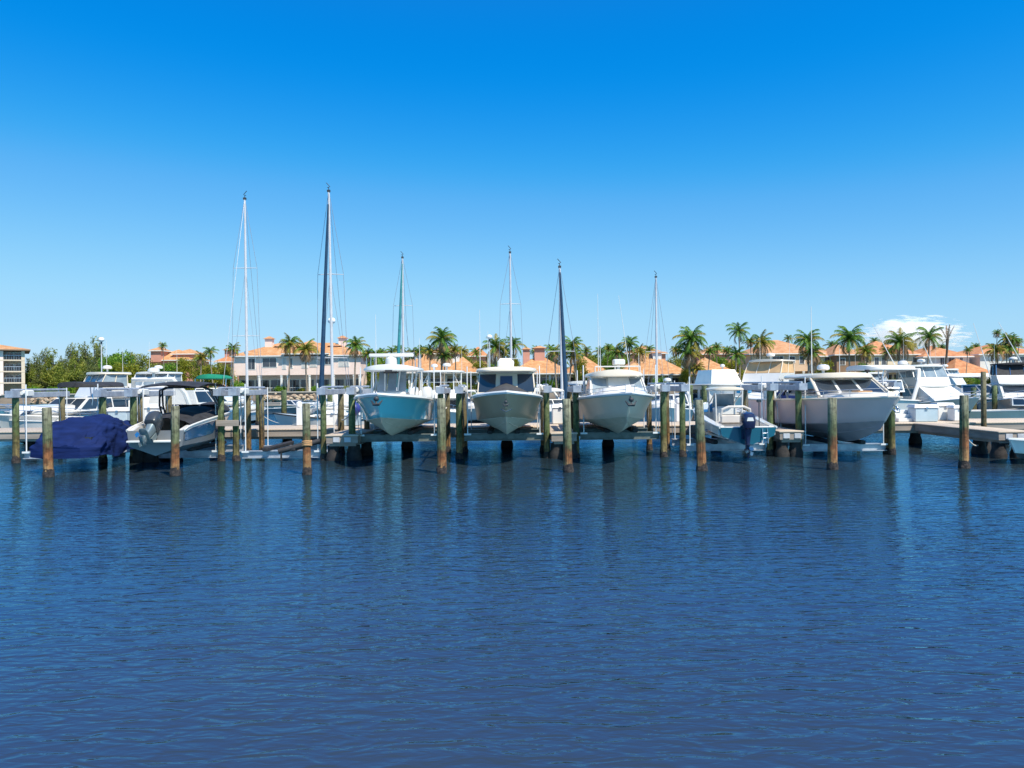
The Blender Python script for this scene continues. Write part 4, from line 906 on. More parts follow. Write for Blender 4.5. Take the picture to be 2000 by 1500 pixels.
def villa(label, px0, px1, d, eave, ridge, wall=PEACH, tile=TILE, depth=12, storeys=1, wins=(), cols=(), porch=True, chim=(), name='house', roof2=(), rail=False, low_d=None):
    """front wall at distance d; all offsets in the thing's own frame, whose origin is the foot of the front wall's middle"""
    X0, X1 = ax(px0,d,eave), ax(px1,d,eave); xm = (X0+X1)/2; pm = (px0+px1)/2; ze = az(pm,eave,d)-GZ; zr = az(pm,ridge,d+depth/2)-GZ
    t = thing(name, label, 'house', (xm,d,GZ)); a, c = X0-xm, X1-xm
    U = lambda px: (px-px0)/(px1-px0)*(c-a)+a
    m = MB(); base = ze-3.0*(storeys-1) if storeys > 1 else ze
    if porch:
        low = min(3.1, ze-.35) if storeys == 1 else ze*.47
        m.bx(a+.02,c-.02,2.6,depth,0,low if storeys > 1 else ze-.23); 
        if storeys > 1: m.bx(a,c,0,depth,low+.01,ze-.23)
        else: m.bx(a,c,0,.35,low,ze-.23)
        m.build('wall', wall, t, smooth=0)
        n = max(2,int((c-a)/3.2))
        for i in range(n):
            x0, x1 = a+.5+(c-a-1)*i/n, a+.5+(c-a-1)*(i+1)/n-.35; window(t,x0,x1,.15,min(low-.45,2.6),2.6,bars=1)
        for px in (cols or [px0+1+(px1-px0-2)*i/n for i in range(n+1)]):
            q = MB(); x = U(px); q.bx(x-.2,x+.2,.06,.44,0,low-.003); q.bx(x-.27,x+.27,.0,.5,low-.3,low-.1); q.build('column', TRIMW, t, smooth=0)
        if rail:
            q = MB(); q.bx(a+.3,c-.3,.18,.24,.95,1.03); 
            for i in range(int((c-a)/.35)): q.bx(a+.3+i*.35,a+.33+i*.35,.19,.22,.05,.95)
            q.build('railing', TRIMW, t, smooth=0)
    else: m.bx(a,c,0,depth,0,ze-.23); m.build('wall', wall, t, smooth=0)
    for w in wins:
        wx0, wx1, wy0, wy1 = w[:4]; window(t,U(wx0),U(wx1),az(pm,wy1,d)-GZ,az(pm,wy0,d)-GZ,0,*(w[4:]))
    m = MB(); hip_roof(m,a,c,0,depth,ze,zr); rf = m.build('roof',[tile,TRIMW],t,smooth=0)
    for (rx0,rx1,re,rr,yy,dp) in roof2:
        m = MB(); hip_roof(m,U(rx0),U(rx1),yy,yy+dp,az(pm,re,d+yy)-GZ,az(pm,rr,d+yy+dp/2)-GZ,.4); m.build('roof',[tile,TRIMW],t,smooth=0)
        if re < eave: q = MB(); q.bx(U(rx0)+.1,U(rx1)-.1,yy+.1,yy+dp-.1,ze-.5,az(pm,re,d+yy)-GZ-.22); q.build('wall', wall, t, smooth=0)
    for ch in chim:
        cx, top, w = ch[:3]; yy = depth*.32; x = U(cx); zt = az(pm,top,d+yy)-GZ; q = MB(); q.bx(x-w/2,x+w/2,yy,yy+w,ze-.2,zt-.55); q.build('chimney', wall if len(ch) < 4 else ch[3], rf, smooth=0)
        q = MB(); q.frus((x-w*.72,x+w*.72,yy-w*.22,yy+w*1.22,zt-.55),(x-w*.1,x+w*.1,yy+w*.4,yy+w*.6,zt)); q.build('chimney_cap', TILE2, rf, smooth=0)
    return t
villa('pink two-storey villa with twin roof cupolas behind the tall sailboat masts',457,704,158,694,670,PINK,TILE,14,2,
      wins=[(484,498,700,720,PANE),(513,540,699,716,PANE),(552,558,698,720,BLIND),(566,571,700,718),(590,600,700,718,BLIND),(606,618,700,716,BLIND),(635,648,699,712),(662,681,699,716,BLIND)],
      cols=(460,506,549,562,604,651,691,702),roof2=[(556,640,690,664,-.8,10)],chim=[(511,656,1.5,PINK),(659,656,1.5,PINK),(537,671,2.2),(645,671,2.2)],rail=True)
villa('single-storey house with orange hip roof behind the teal boat',762,872,160,727,689,BGE,TILE,15,chim=[(811,688,1.5,TRIMW)])
villa('single-storey house with orange roof and dark lanai left of the pilothouse boat',866,934,159.4,727,697,BGE,TILE,13,chim=[(888,686,1.4,TRIMW)])
villa('orange roofed house with two brown chimneys right of the pilothouse boat',1000,1112,160,729,693,BGE,TILE,15,chim=[(1029,677,1.5,SALM),(1056,675,2.2,SALM)])
villa('orange hip roofed house behind the mast with the dark furled sail',1108,1186,160.5,729,696,BGE,TILE,13)
villa('long orange roofed house with white chimney behind the distant thin mast',1212,1345,160,731,688,BGE,TILE,16,chim=[(1293,684,1.8,TRIMW)])
villa('low orange roofed house behind the boxy white houseboat',1346,1436,161,730,698,BGE,TILE,13)
villa('two-storey peach house with triple window behind the tan canvas sportfish',1468,1604,168,690,664,PEACH,TILE2,14,2,wins=[(1509,1529,696,708,PANE,TRIMW,2),(1541,1552,697,708),(1562,1570,697,710),(1588,1598,697,712,BLIND)],rail=True)
villa('cream two-storey house with balcony left of the gabled brown house',1602,1640,166,695,682,CREAM,TILE2,11,2,wins=[(1610,1620,698,712)])
villa('brown walled house with tan pyramid roof behind the coconut palm',1634,1682,163,692,672,BROWNW,TILE2,12,2,wins=[(1640,1650,700,712,SHADE)],porch=False)
villa('cream two-storey house with bright orange roof behind the raised outriggers',1690,1792,168,692,666,CREAM,TILE3,14,2,wins=[(1708,1716,698,712,PANE),(1722,1730,698,712),(1760,1770,696,712,BLIND),(1783,1790,698,708)],rail=True)
villa('white two-storey house with orange roof behind the dead palm',1806,1893,165,696,675,WHITEW,TILE3,13,2,wins=[(1836,1845,699,712,PANE),(1852,1864,699,711),(1874,1880,699,710)],porch=False)
villa('house wing with low orange roof behind the far white flybridge yacht',1866,1936,158,729,700,SALM,TILE3,12)
villa('pale two-storey house with broad orange roof at the right edge',1914,2040,164,691,671,WHITEW,TILE3,14,2,wins=[(1975,1983,697,708),(1992,2000,697,709)],porch=False)
villa('orange roofed house with a small tower among the left trees',287,372,196,703,683,SALM,TILE,12,2,roof2=[(334,376,691,682,1,8),(297,318,684,677,-1,5)],porch=False,name='house')
villa('salmon house with square chimney left of the pink villa',424,462,178,706,690,SALM,TILE3,12,2,chim=[(437,679,2.4,SALM)],porch=False)
villa('distant orange gabled house behind the palms left of the pilothouse boat',914,950,210,695,677,SALM,TILE3,12,2,porch=False)
villa('distant house with tiled roof behind the palms right of the boxy houseboat',1372,1436,215,691,676,SALM,TILE2,14,2,porch=False)
villa('distant salmon roofed house behind the white chimney house',1225,1300,215,690,675,SALM,TILE2,14,2,porch=False)
villa('distant tiled house behind the orange roof of the teal boat house',826,912,215,690,676,PEACH,TILE2,14,2,porch=False)
# apartment block at the left edge
d = 152; t = thing('apartment_block','apartment block with stacked balconies and orange roof at the left edge','building',(ax(47,d,740),d,GZ),R(33)); X = lambda p: (ax(p,d,720)-ax(47,d,740))*1.02; Z = lambda p: az(20,p,d)-GZ
m = MB(); m.bx(X(-200),X(12),0,16,0,Z(686)); m.bx(X(12),X(46),3.2,16,0,Z(686)); m.build('wall', BGE, t, smooth=0)
m = MB(); hip_roof(m,X(-200),X(50),-.3,16,Z(683),Z(664),.8); m.build('roof',[TILE,BROWNW],t,smooth=0)
for p, zz in ((704,0),(726,0),(748,0)):
    m = MB(); m.bx(X(8),X(48),-.25,3.2,Z(p+1.2),Z(p-1.2)); o = m.build('balcony_slab', TRIMB, t, smooth=0)
    m = MB(); m.bx(X(15),X(47),-.2,-.12,Z(p-10),Z(p-9)); 
    for i in range(9): m.bx(X(15)+i*(X(47)-X(15))/8-.02,X(15)+i*(X(47)-X(15))/8+.02,-.19,-.13,Z(p-9.02),Z(p-1.25))
    m.build('railing', ALU, o, smooth=0)
    window(t,X(18),X(30),Z(p-1.5),Z(p-15),3.2); window(t,X(33),X(44),Z(p-1.5),Z(p-15),3.2)
for p in (11,45.5):
    m = MB(); m.bx(X(p)-.3,X(p)+.3,-.22,.4,0,Z(686)-.02); m.build('column', PINK if p < 20 else TRIMB, t, smooth=0)
for p in (-4,):
    for q in (690,712,734): window(t,X(p-5),X(p+5),Z(q+11),Z(q),0)
# white shade tent
p = at(1910,738,130); t = thing('shade_tent','white peaked shade tent on the far shore at right','tent',(p.x,154,GZ))
m = MB(); m.lathe([(3.6,3.2),(3.6,3.35),(1.6,4.0),(.1,5.0)],4,(0,0,0)); m.build('canopy', WCANV, t, smooth=0)
for a in range(4): m = MB(); x, y = 3.4*math.cos(a*math.pi/2), 3.4*math.sin(a*math.pi/2); m.tube([(x,y,0),(x,y,3.25)],.06,6); m.build('post', MAST, t)
def lamp(label, px, py, d, hx=0):
    b_ = at(px,770,d); h_ = az(px,py,d)-b_.z*0; t = thing('lamp_post',label,'lamp post',(b_.x,d,.95 if d < 100 else GZ)); H = h_-(.95 if d < 100 else GZ)
    m = MB(); m.tube([(0,0,0),(0,0,H-.4)],[.09,.06],8); m.build('pole', MAST, t); m = MB(); m.ell((0,0,H-.2),(.36,.36,.3),12,7); m.build('lamp_globe', LAMPW, t); m = MB(); m.lathe([(.12,H-.75),(.1,H-.42)],8); m.build('fitting', BOTD, t)
lamp('tall lamp post with white globe at left above the green trees',199,660,95.5); lamp('lamp post with white globe before the palms left of the pilothouse boat',957,655,95.5)
lamp('lamp post with white globe just right of the tallest mast',649,622,70); 

# ------------------------------------------------------------------ palms and trees
def frond(m, o, azi, el, ln, droop, q, mi=0, w=.5, n=11):
    d = Vector((math.cos(azi),math.sin(azi),0)); sd = Vector((-math.sin(azi),math.cos(azi),0)); pts = []; p = Vector(o); a = el
    for i in range(n+1):
        pts.append(p.copy()); p = p + (d*math.cos(a)+Vector((0,0,math.sin(a))))*ln/n; a -= droop/n*(1+.6*i/n)
    for i in range(n):
        u = (pts[i+1]-pts[i]).normalized(); s = i/n; l = w*ln*.55*math.sin(math.pi*(.12+.83*s))**.7
        for sg in (-1,1):
            for j in range(2):
                b0 = pts[i].lerp(pts[i+1],j*.5); tip = b0+sd*sg*l*(.85+.3*q.random())*.62+u*l*.55+Vector((0,0,-l*(.35+.35*q.random())))
                m.add([b0-u*.05*ln*.5,b0+u*.05*ln*.5,tip],[(0,1,2)],mi)
        m.add([pts[i]+sd*.03,pts[i]-sd*.03,pts[i+1]-sd*.025,pts[i+1]+sd*.025],[(0,1,2,3)],mi)
def palm_crown(seed, n=32, ln=2.9, yel=.2, dead=.12, wind=.5, up=1.0):
    q = random.Random(seed); m = MB()
    for k in range(n):
        u = k/(n-1); a = k*2.399+q.random()*.5; el = R(88-108*u)*up+q.uniform(-.12,.12); mi = 2 if u > 1-dead else (1 if q.random() < yel*(0.5+u) else 0)
        frond(m,(0,0,0),a,el,ln*(.8+.35*q.random())*(1-.15*abs(u-.5)),1.0+.5*q.random()+(.6 if mi == 2 else 0),q,mi,.62)
    for k in range(5): m.ell((.2*math.cos(k*1.26),.2*math.sin(k*1.26),-.28),(.13,.13,.16),6,4,1)
    return m
pal_proto = []
def make_palm(i, seed, **kw):
    t = thing('palm_tree','', 'palm tree'); c = palm_crown(seed,**kw).build('crown',[P_GRN,P_YEL,P_DEAD],t,smooth=0)
    m = MB(); bend = .35*(-1)**i; m.tube([(bend*1.6*(1-s)**2*-1,0,-10*(1-s)) for s in (0,.15,.35,.6,.8,1)],[.30,.21,.18,.16,.15,.17],8); m.build('trunk', BARK, t); return t
PAL = [make_palm(0,3),make_palm(1,8,yel=.55,dead=.2),make_palm(2,15,n=22,dead=.05,up=1.05),make_palm(3,22,n=30,ln=2.6,yel=.3,dead=.25),make_palm(4,31,yel=.9,dead=.3)]
used = [False]*len(PAL)
def copy_tree(r):
    c = r.copy(); col.objects.link(c)
    for ch in r.children:
        k_ = ch.copy(); col.objects.link(k_); k_.parent = c
    return c
GP = 'palm trees along the far shore'
def palm(px, py, rad, v, label, d=152, rz=None):
    t = PAL[v] if not used[v] else copy_tree(PAL[v]); used[v] = True
    p = at(px,py,d); s = rad*d/FOC/1.95; t.location = p; t.scale = (s*.92,s*.92,s)
    t.rotation_euler = (rnd.uniform(-.07,.07),rnd.uniform(-.07,.07),rnd.random()*6.28 if rz is None else rz); tag(t,label,'palm tree',GP)
    H = (p.z-GZ)/(10*s)
    for ch in t.children:
        if ch.name.startswith('trunk'): ch.scale = (1.0/max(s,.6) if s > 1 else 1,1.0,H); ch.location = (0,0,0)
for a in [(455,683,15,3,'round green palm at the left corner of the pink villa'),(566,672,19,1,'golden palm standing left in front of the pink villa centre'),(597,684,22,4,'yellowing palm standing right in front of the pink villa centre'),
    (695,676,20,0,'palm at the right corner of the pink villa'),(735,696,17,2,'low green palm between the pink villa and the teal boat house'),(718,692,13,0,'small palm right behind the pink villa corner'),(766,688,13,2,'slim palm left of the teal furled sail base'),
    (806,690,12,0,'small palm left of the chimney over the teal boat house'),(818,688,12,2,'small palm right of the chimney over the teal boat house'),(863,664,26,0,'large palm towering over the teal boat house'),(868,697,19,3,'dark low palm under the large palm of the teal boat house'),(840,688,15,4,'golden palm left of the large palm over the teal boat house'),(889,685,14,4,'yellow palm right of the large palm over the teal boat house'),
    (968,680,25,1,'leafy palm between two houses left of the white bare mast'),(1003,675,20,2,'windswept palm directly behind the white bare mast'),(985,692,18,2,'low palm between the leafy and windswept palms'),(1118,677,21,0,'palm right of the mast with the dark furled sail'),(1120,697,17,4,'golden palm low under the palm right of the dark furled sail'),(1084,690,18,3,'dark shrub-like palm left of the dark furled sail'),
    (1173,688,14,2,'small palm behind the antennas of the white cuddy boat'),(1205,690,19,0,'left palm of the trio right of the white cuddy boat'),(1230,673,20,2,'tall middle palm of the trio right of the white cuddy boat'),(1250,690,16,1,'right palm of the trio right of the white cuddy boat'),
    (1350,663,28,0,'big full palm right of the white chimney house'),(1345,690,25,1,'lower yellow-green palm under the big full palm'),(1386,688,14,3,'small round palm right of the big full palm'),(1363,722,15,4,'golden young palm at the foot of the big full palm'),
    (1443,648,22,2,'tall thin leaning palm above the houseboat'),(1438,694,21,2,'low green palm below the tall thin leaning palm'),(1465,668,12,3,'small dark palm right of the tall thin leaning palm'),(1487,671,23,1,'full palm left of the peach house'),
    (1578,667,24,0,'palm in front of the right end of the peach house'),(1586,690,20,1,'lower palm under the palm at the end of the peach house'),(1658,662,28,0,'big palm in front of the brown walled house'),(1692,688,18,1,'palm right of the brown walled house'),
    (1757,671,27,1,'full palm between the raised outriggers'),(1733,690,15,3,'small palm left of the full palm between the outriggers'),(1815,659,25,2,'feathery palm left of the dead palm'),(1948,651,9,3,'small round-headed palm at top of the right cluster'),(1966,662,14,3,'middle palm of the right cluster'),(1980,664,12,0,'right palm of the right cluster'),(1946,685,19,1,'low leafy palm of the right cluster'),(1972,680,17,0,'lower right palm of the right cluster'),(1990,668,9,3,'rearmost palm of the right cluster'),
    (410,688,13,2,'spindly palm left of the salmon house chimney'),(393,700,14,4,'yellow palm right of the tower house'),(1890,684,9,3,'distant small palm beyond the low orange wing'),(318,676,9,3,'dark palm top behind the tower house')]:
    palm(*a)
for px, py, rad, v in [(745,690,11,0),(778,684,12,2),(793,692,11,3),(826,684,11,0),(905,688,12,1),(930,690,12,2),(1047,686,12,0),(1075,682,12,2),(1098,688,11,1),(1145,686,12,3),(1188,682,12,0),(1268,684,12,2),(1320,684,11,1),(1400,680,12,0),(1420,686,12,3),(1540,662,10,2),(1625,676,12,0),(1708,668,11,2),(1780,676,11,1),(1840,680,10,3),(1905,680,11,0)]:
    palm(px,py,rad,v,'small distant palm rising among the orange rooftops',d=rnd.uniform(176,190))
# dead palm
p = at(1853,668,150); t = thing('dead_palm','dead palm with bare upright brown fronds in front of the white house','palm tree',(p.x,150.8,GZ)); H = p.z-GZ
m = MB(); m.tube([(-.6,0,0),(-.2,0,H*.5),(.1,0,H*.8),(.2,0,H+.6)],[.24,.2,.2,.3],8); m.build('trunk', BARKD, t)
m = MB(); q = random.Random(4)
for azi, el in ((.1,1.25),(3.2,1.2),(1.2,1.35),(4.5,1.3)): frond(m,(.2,0,H+.3),azi,el,3.4,.25,q,0,w=.3)
frond(m,(.2,0,H+.2),3.1,.1,2.3,2.2,q,1,w=.3); frond(m,(.2,0,H+.4),3.3,.4,2.0,1.2,q,0,w=.2); m.build('crown',[P_DEAD,BARKD],t,smooth=0)

def leaf_cloud(m, blobs, n, size, q, aspect=1.6, up=0):
    tot = sum(b[3]*b[4]*b[5] for b in blobs)
    for (x,y,z,rx,ry,rz) in blobs:
        for i in range(int(n*rx*ry*rz/tot)+1):
            v = Vector((q.gauss(0,1),q.gauss(0,1),q.gauss(0,1))).normalized()*(.35+.65*q.random()**.45)*(1+.18*q.gauss(0,1)); c = Vector((x+v.x*rx,y+v.y*ry,z+v.z*rz))
            a = Vector((q.gauss(0,1),q.gauss(0,1),q.gauss(0,1)+up)).normalized(); b_ = a.orthogonal().normalized(); b_ = Matrix.Rotation(q.random()*6.28,3,a) @ b_; s = size*(.6+.8*q.random()); e = a*s*aspect
            m.add([c-b_*s*.5,c+e*.5-b_*s*.25,c+e+b_*.1*s,c+e*.5+b_*s*.35],[(0,1,2,3)])
def tree_proto(seed, kind, mt):
    q = random.Random(seed); t = thing('tree','', 'tree'); m = MB(); br = MB()
    if kind == 'pine':
        H = 8; blobs = []
        for i in range(15):
            u = i/14; z = 1.2+u*6.4; r = (1.9*(1-u)**.6+.35); a = q.random()*6.28; o = r*.75; blobs.append((o*math.cos(a),o*math.sin(a),z,r*.62,r*.62,.75+.3*q.random())); br.tube([(0,0,z-.6),(o*.9*math.cos(a),o*.9*math.sin(a),z)],[.06,.02],5)
        for i in range(6): a = q.random()*6.28; blobs.append((.5*math.cos(a),.5*math.sin(a),7.0+q.random()*1.6,.28,.28,.75))
        leaf_cloud(m,blobs,4200,.20,q,2.6,.9); br.tube([(0,0,0),(.1,0,4),(0,0,8)],[.2,.13,.03],7)
    elif kind == 'broad':
        blobs = [(q.uniform(-1.8,1.8),q.uniform(-1.4,1.4),q.uniform(2.0,5.2),q.uniform(.8,1.5),q.uniform(.8,1.5),q.uniform(.7,1.2)) for i in range(13)]
        leaf_cloud(m,blobs,3600,.26,q,1.5); br.tube([(0,0,0),(.1,0,1.5),(0,0,3)],[.25,.2,.12],7)
        for b_ in blobs[:7]: br.tube([(0,0,1.6),(b_[0]*.5,b_[1]*.5,b_[2]*.7),b_[:3]],[.12,.08,.03],5)
    else:
        blobs = [(q.uniform(-1.6,1.6),q.uniform(-.8,.8),q.uniform(.3,1.1),q.uniform(.5,.9),q.uniform(.5,.9),q.uniform(.45,.8)) for i in range(9)]
        leaf_cloud(m,blobs,1100,.22,q,1.6); br.tube([(0,0,0),(0,0,.6)],[.1,.05],5)
    m.build('crown',mt,t,smooth=0); br.build('trunk',BARKD,t); return t
TP = {'pine0':tree_proto(1,'pine',L_PINE),'pine1':tree_proto(2,'pine',L_OLV),'broad0':tree_proto(3,'broad',L_BROAD),'broad1':tree_proto(4,'broad',L_OLV),'broad2':tree_proto(5,'broad',L_YEL),'bush0':tree_proto(6,'bush',L_BROAD),'bush1':tree_proto(7,'bush',L_YEL),'bush2':tree_proto(8,'bush',L_OLV)}
HT = {'pine':8.6,'broad':6.2,'bush':1.8}; WD = {'pine':4.6,'broad':5.4,'bush':4.4}; tused = set()
def tree(k_, px, top, wpx, d, label, group):
    t = TP[k_] if k_ not in tused else copy_tree(TP[k_]); tused.add(k_); kind = k_[:-1]; t.name = {'pine':'feathery_tree','broad':'leafy_tree','bush':'bush'}[kind]
    x = ax(px,d,top); H = (az(px,top,d)-GZ)*(1.12 if kind == 'pine' else 1); w = wpx*d/FOC*(1.3 if kind == 'broad' else 1.15); t.location = (x,d,GZ); t.scale = (w/WD[kind],w/WD[kind],H/HT[kind]); t.rotation_euler = (0,0,rnd.random()*6.28)
    tag(t,label,'bush' if kind == 'bush' else 'tree',group)
q = random.Random(77); G1 = 'feathery grey-green trees of the left shore'; G2 = 'leafy trees among the houses'; G3 = 'bushes along the far shore'
for i, (k_, px, top, w, d) in enumerate([('pine0',72,702,34,166),('pine1',58,712,30,160),('pine0',88,692,40,172),('pine1',104,696,40,164),('pine0',122,706,34,168),('pine0',138,684,36,176),('pine1',152,688,40,170),('pine0',168,682,36,178),('pine1',184,676,38,180),('pine0',198,684,36,172),('pine1',116,718,34,158),('pine1',146,712,40,160),('pine0',172,708,40,162)]):
    tree(k_,px,top,w,d,'feathery grey-green tree in the dense stand behind the far-left yachts',G1)
for k_, px, top, w, d, lab in [('broad0',228,682,46,165,'large bright green tree right of the tall lamp post'),('broad0',212,694,40,158,'dense green tree at the foot of the tall lamp post'),('broad2',250,704,40,156,'yellow-green tree left of the tower house'),('broad1',270,686,40,172,'olive tree left of the tower house roof'),('broad1',300,706,34,160,'olive tree in front of the tower house'),('broad2',352,694,34,158,'yellow-green tree covering the right of the tower house'),('broad0',330,704,34,156,'dark green tree in front of the tower house'),
    ('broad1',385,692,30,170,'olive tree between the tower house and the salmon house'),('broad2',402,708,36,157,'yellow tree behind the green canvas cruiser'),('broad1',428,706,32,160,'olive tree under the salmon house'),('broad2',446,712,30,156,'yellow-green tree left of the pink villa'),
    ('broad0',724,700,34,166,'green tree right of the pink villa'),('broad2',744,706,32,158,'yellow-green tree left of the teal boat hardtop'),('broad0',752,694,30,172,'dark tree behind the teal furled sail'),('broad1',912,696,24,176,'olive tree left of the distant gabled house'),('broad2',942,700,34,162,'yellow-green tree left of the lamp post by the pilothouse boat'),('broad0',965,700,36,160,'green tree behind the pilothouse boat antenna'),
    ('broad0',990,708,30,162,'green tree directly left of the two chimney house'),('broad0',1190,684,34,184,'bright green tree behind the cuddy boat antennas'),('broad1',1165,690,34,184,'olive tree left of the bright green tree behind the cuddy boat antennas'),('broad0',1152,684,36,190,'distant green tree over the hip roofed house'),('broad1',1085,684,30,186,'olive tree over the two chimney house'),('broad1',1316,692,26,178,'olive tree over the white chimney house'),('broad0',1406,690,28,180,'dark tree behind the low orange roofed house'),
    ('broad2',1436,700,40,168,'yellow-green tree right of the low orange roofed house'),('broad1',1634,690,30,190,'distant olive tree left of the brown walled house'),('broad2',782,694,26,178,'yellow-green tree behind the left chimney of the teal boat house'),('broad0',800,690,24,182,'green tree over the roof left of the large palm'),('broad1',905,690,26,180,'olive tree over the right end of the teal boat house'),('broad2',1000,690,24,180,'yellow-green tree behind the white bare mast'),('broad0',1068,688,26,182,'green tree right of the two brown chimneys'),('broad2',1135,696,26,156,'yellow-green tree in front of the hip roofed house'),('broad0',1200,700,30,157,'green tree filling the gap left of the white chimney house'),('broad2',1222,690,28,182,'yellow-green tree behind the palm trio'),('broad0',1272,690,24,182,'green tree behind the right palm of the trio'),('broad2',1340,700,28,158,'yellow-green tree beside the big full palm trunk'),('broad1',1462,690,26,185,'olive tree left of the peach house roof'),('broad2',1610,700,24,160,'yellow-green tree left of the brown walled house'),('broad0',1690,706,26,160,'green tree in front of the cream balcony house'),
    ('broad0',1896,690,18,200,'distant green tree right of the white house'),('broad0',1930,694,26,186,'green tree left of the right edge house')]:
    tree(k_,px,top,w,d,lab,G2)
for i in range(64):
    px = -20+i*32+q.uniform(-12,12); k_ = ('bush0','bush1','bush2')[q.randrange(3)]
    if 505 < px < 545: continue
    tree(k_,px,q.uniform(737,754)-(px-1000)*ROLL*.9,q.uniform(24,40),q.uniform(152,155.5),{'bush0':'green bush','bush1':'yellow-green bush','bush2':'olive bush'}[k_]+' in the planting along the top of the seawall',G3+' '+k_[-1])
# distant woods that read as one mass
m = MB(); q = random.Random(5); blobs = []
for i in range(150):
    x = -260+i*3.6+q.uniform(-2,2); blobs.append((x,q.uniform(225,250),GZ+q.uniform(2,5),q.uniform(2.5,4),3,q.uniform(2.5,4.5)))
leaf_cloud(m,blobs,9000,.9,q,1.4); tag(m.build('distant_woods',L_OLV,None,smooth=0),'hazy band of distant woods behind the houses','woods',kind='stuff')
m = MB(); q = random.Random(9)
for i in range(230):
    px = q.uniform(505,700) if i < 190 else q.uniform(60,110); dd = q.uniform(148.4,149.7); x = ax(px,dd,780); r = q.uniform(.22,.5); n = q.random()*9
    st = len(m.v); m.ell((x,dd,q.uniform(.1,1.7)*(1-(149.7-dd)/2.2)),(r,r*.8,r*.7),6,4)
    m.v[st:] = [(v[0]+.12*noise.noise((v[0]*2,v[2]*3,n)),v[1]+.1*noise.noise((v[0]*3,v[2]*2,n+4)),v[2]+.1*noise.noise((v[2]*3,v[0]*2,n))) for v in m.v[st:]]
tag(m.build('riprap',mat('riprap_stone',(.50,.38,.26),(.30,.22,.16),scale=1.3,rough=.95,bump=.4),None,smooth=25),'tan riprap stones piled along the foot of the far seawall','riprap',kind='stuff')
SKY_S = .11
# colour grade put on the sky: deeper, more saturated blue than the bare sky model
SKY_CURVE = [[(0,.09),(1,.72),(.07,.06),(.125,.002),(.17,.02),(.235,.122),(.44,.35),(.6,.43)],[(0,.06),(1,.85),(.12,.15),(.23,.258),(.37,.456),(.62,.69),(.74,.73)],[(0,.1),(1,1.0),(.22,.36),(.40,.79),(.60,.93),(.76,.98)]]
# ------------------------------------------------------------------ cloud
k = NT('cloud_vapour'); k.t.nodes.remove(k.p)
pv = k.n('ShaderNodeVolumePrincipled'); k.l(pv.outputs[0], k.out.inputs['Volume'])
pv.inputs['Color'].default_value = (1,1,1,1); pv.inputs['Anisotropy'].default_value = .0
v = k.coords((1,1,1)); nz = k.noise(k.coords((2.4,2.4,5.0)), 1.3, 6, .6)
ln = k.n('ShaderNodeVectorMath', operation='LENGTH'); k.l(v, ln.inputs[0])
a = k.n('ShaderNodeMath', operation='MULTIPLY_ADD'); k.l(nz, a.inputs[0]); a.inputs[1].default_value = 3.0; a.inputs[2].default_value = -.85
b = k.n('ShaderNodeMath', operation='SUBTRACT'); k.l(a.outputs[0], b.inputs[0]); k.l(ln.outputs['Value'], b.inputs[1])
c = k.n('ShaderNodeMapRange'); c.inputs[1].default_value = 0; c.inputs[2].default_value = .25; c.inputs[3].default_value = 0; c.inputs[4].default_value = .03; k.l(b.outputs[0], c.inputs[0]); k.l(c.outputs[0], pv.inputs['Density'])
m = MB(); m.ell((0,0,0),(1,1,1),24,14)
CD = 5000
o = m.build('cloud', k.m, None, at(1785,655,CD)); o.scale = (112*CD/FOC, 260, 42*CD/FOC); tag(o, 'small white flat-topped cloud low over the rooftops at right', 'cloud')

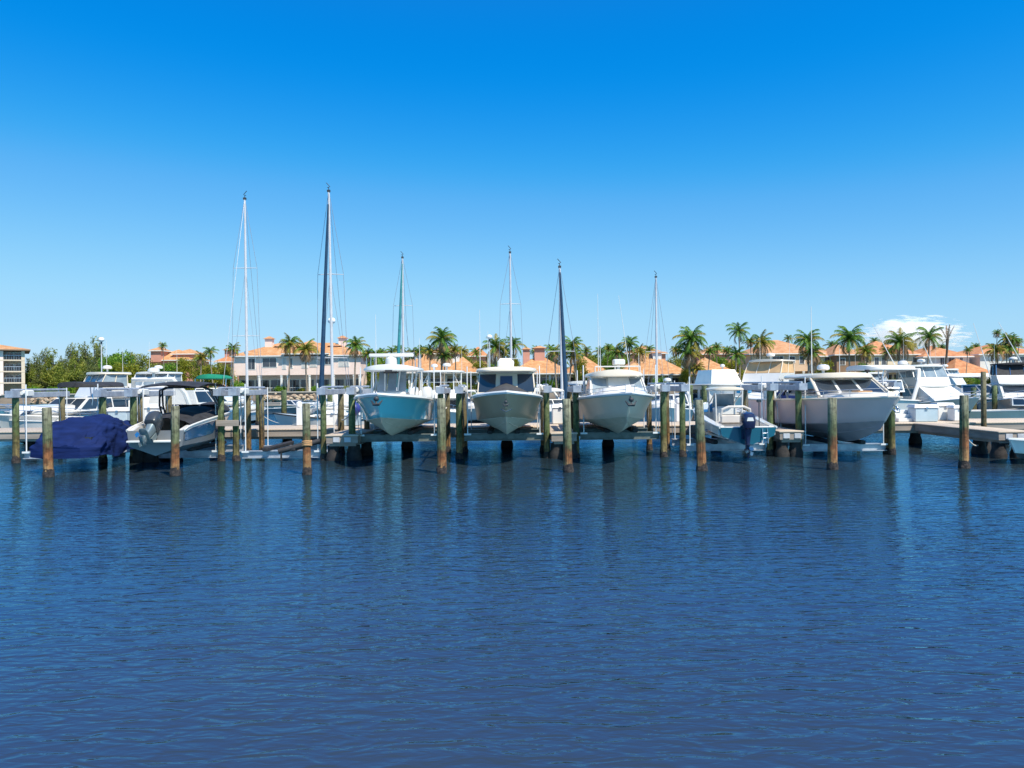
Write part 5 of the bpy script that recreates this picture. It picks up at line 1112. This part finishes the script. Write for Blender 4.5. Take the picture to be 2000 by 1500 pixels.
# ------------------------------------------------------------------ sky, sun, camera
SUN_EL = R(56); sx, sy = .62, -.78
az_ = math.atan2(sx, sy)
w = bpy.data.worlds.new('World'); scene.world = w; w.use_nodes = True; nt = w.node_tree
sky = nt.nodes.new('ShaderNodeTexSky'); sky.sky_type = 'NISHITA'; sky.sun_disc = False; sky.sun_elevation = SUN_EL; sky.sun_rotation = az_
sky.air_density = 1.0; sky.dust_density = .3; sky.ozone_density = 3.0
bg = nt.nodes['Background']; bg.inputs['Strength'].default_value = SKY_S
def vmul(sock, f):
    n_ = nt.nodes.new('ShaderNodeVectorMath'); n_.operation = 'SCALE'; n_.inputs['Scale'].default_value = f; nt.links.new(sock, n_.inputs[0]); return n_.outputs[0]
cv = nt.nodes.new('ShaderNodeRGBCurve'); cv.mapping.extend = 'EXTRAPOLATED'; cv.mapping.clip_min_x = 0; cv.mapping.use_clip = False
for ci, pts in enumerate(SKY_CURVE):
    c_ = cv.mapping.curves[ci]
    for j, (x_, y_) in enumerate(pts):
        if j < 2: c_.points[j].location = (x_, y_)
        else: c_.points.new(x_, y_)
cv.mapping.update()
nt.links.new(vmul(sky.outputs[0], SKY_S), cv.inputs['Color']); nt.links.new(vmul(cv.outputs[0], .747/SKY_S), bg.inputs['Color'])
sl = bpy.data.lights.new('sun', 'SUN'); sl.energy = 5.0; sl.angle = R(.53); sl.color = (1,.93,.80)
so = bpy.data.objects.new('sun', sl); col.objects.link(so)
hv = Vector((sx, sy, 0)).normalized() * math.cos(SUN_EL); so.rotation_euler = Vector((hv.x, hv.y, math.sin(SUN_EL))).to_track_quat('Z','Y').to_euler(); so.location = (0,-20,60)
cam = bpy.data.cameras.new('camera'); cam.sensor_width = 36; cam.lens = 36*FOC/2000; cam.clip_end = 30000; cam.clip_start = .1
co = bpy.data.objects.new('camera', cam); col.objects.link(co)
co.matrix_world = Matrix.Translation((0,0,CAM_H)) @ Matrix.Rotation(math.pi/2, 4, 'X') @ Matrix.Rotation(-ROLL, 4, 'Z')
scene.camera = co
scene.view_settings.view_transform = 'Standard'; scene.view_settings.look = 'None'; scene.view_settings.exposure = .42; scene.view_settings.gamma = 1
scene.cycles.max_bounces = 12; scene.cycles.diffuse_bounces = 4; scene.cycles.glossy_bounces = 4; scene.cycles.volume_bounces = 12; scene.cycles.transparent_max_bounces = 8; scene.cycles.sample_clamp_indirect = 6
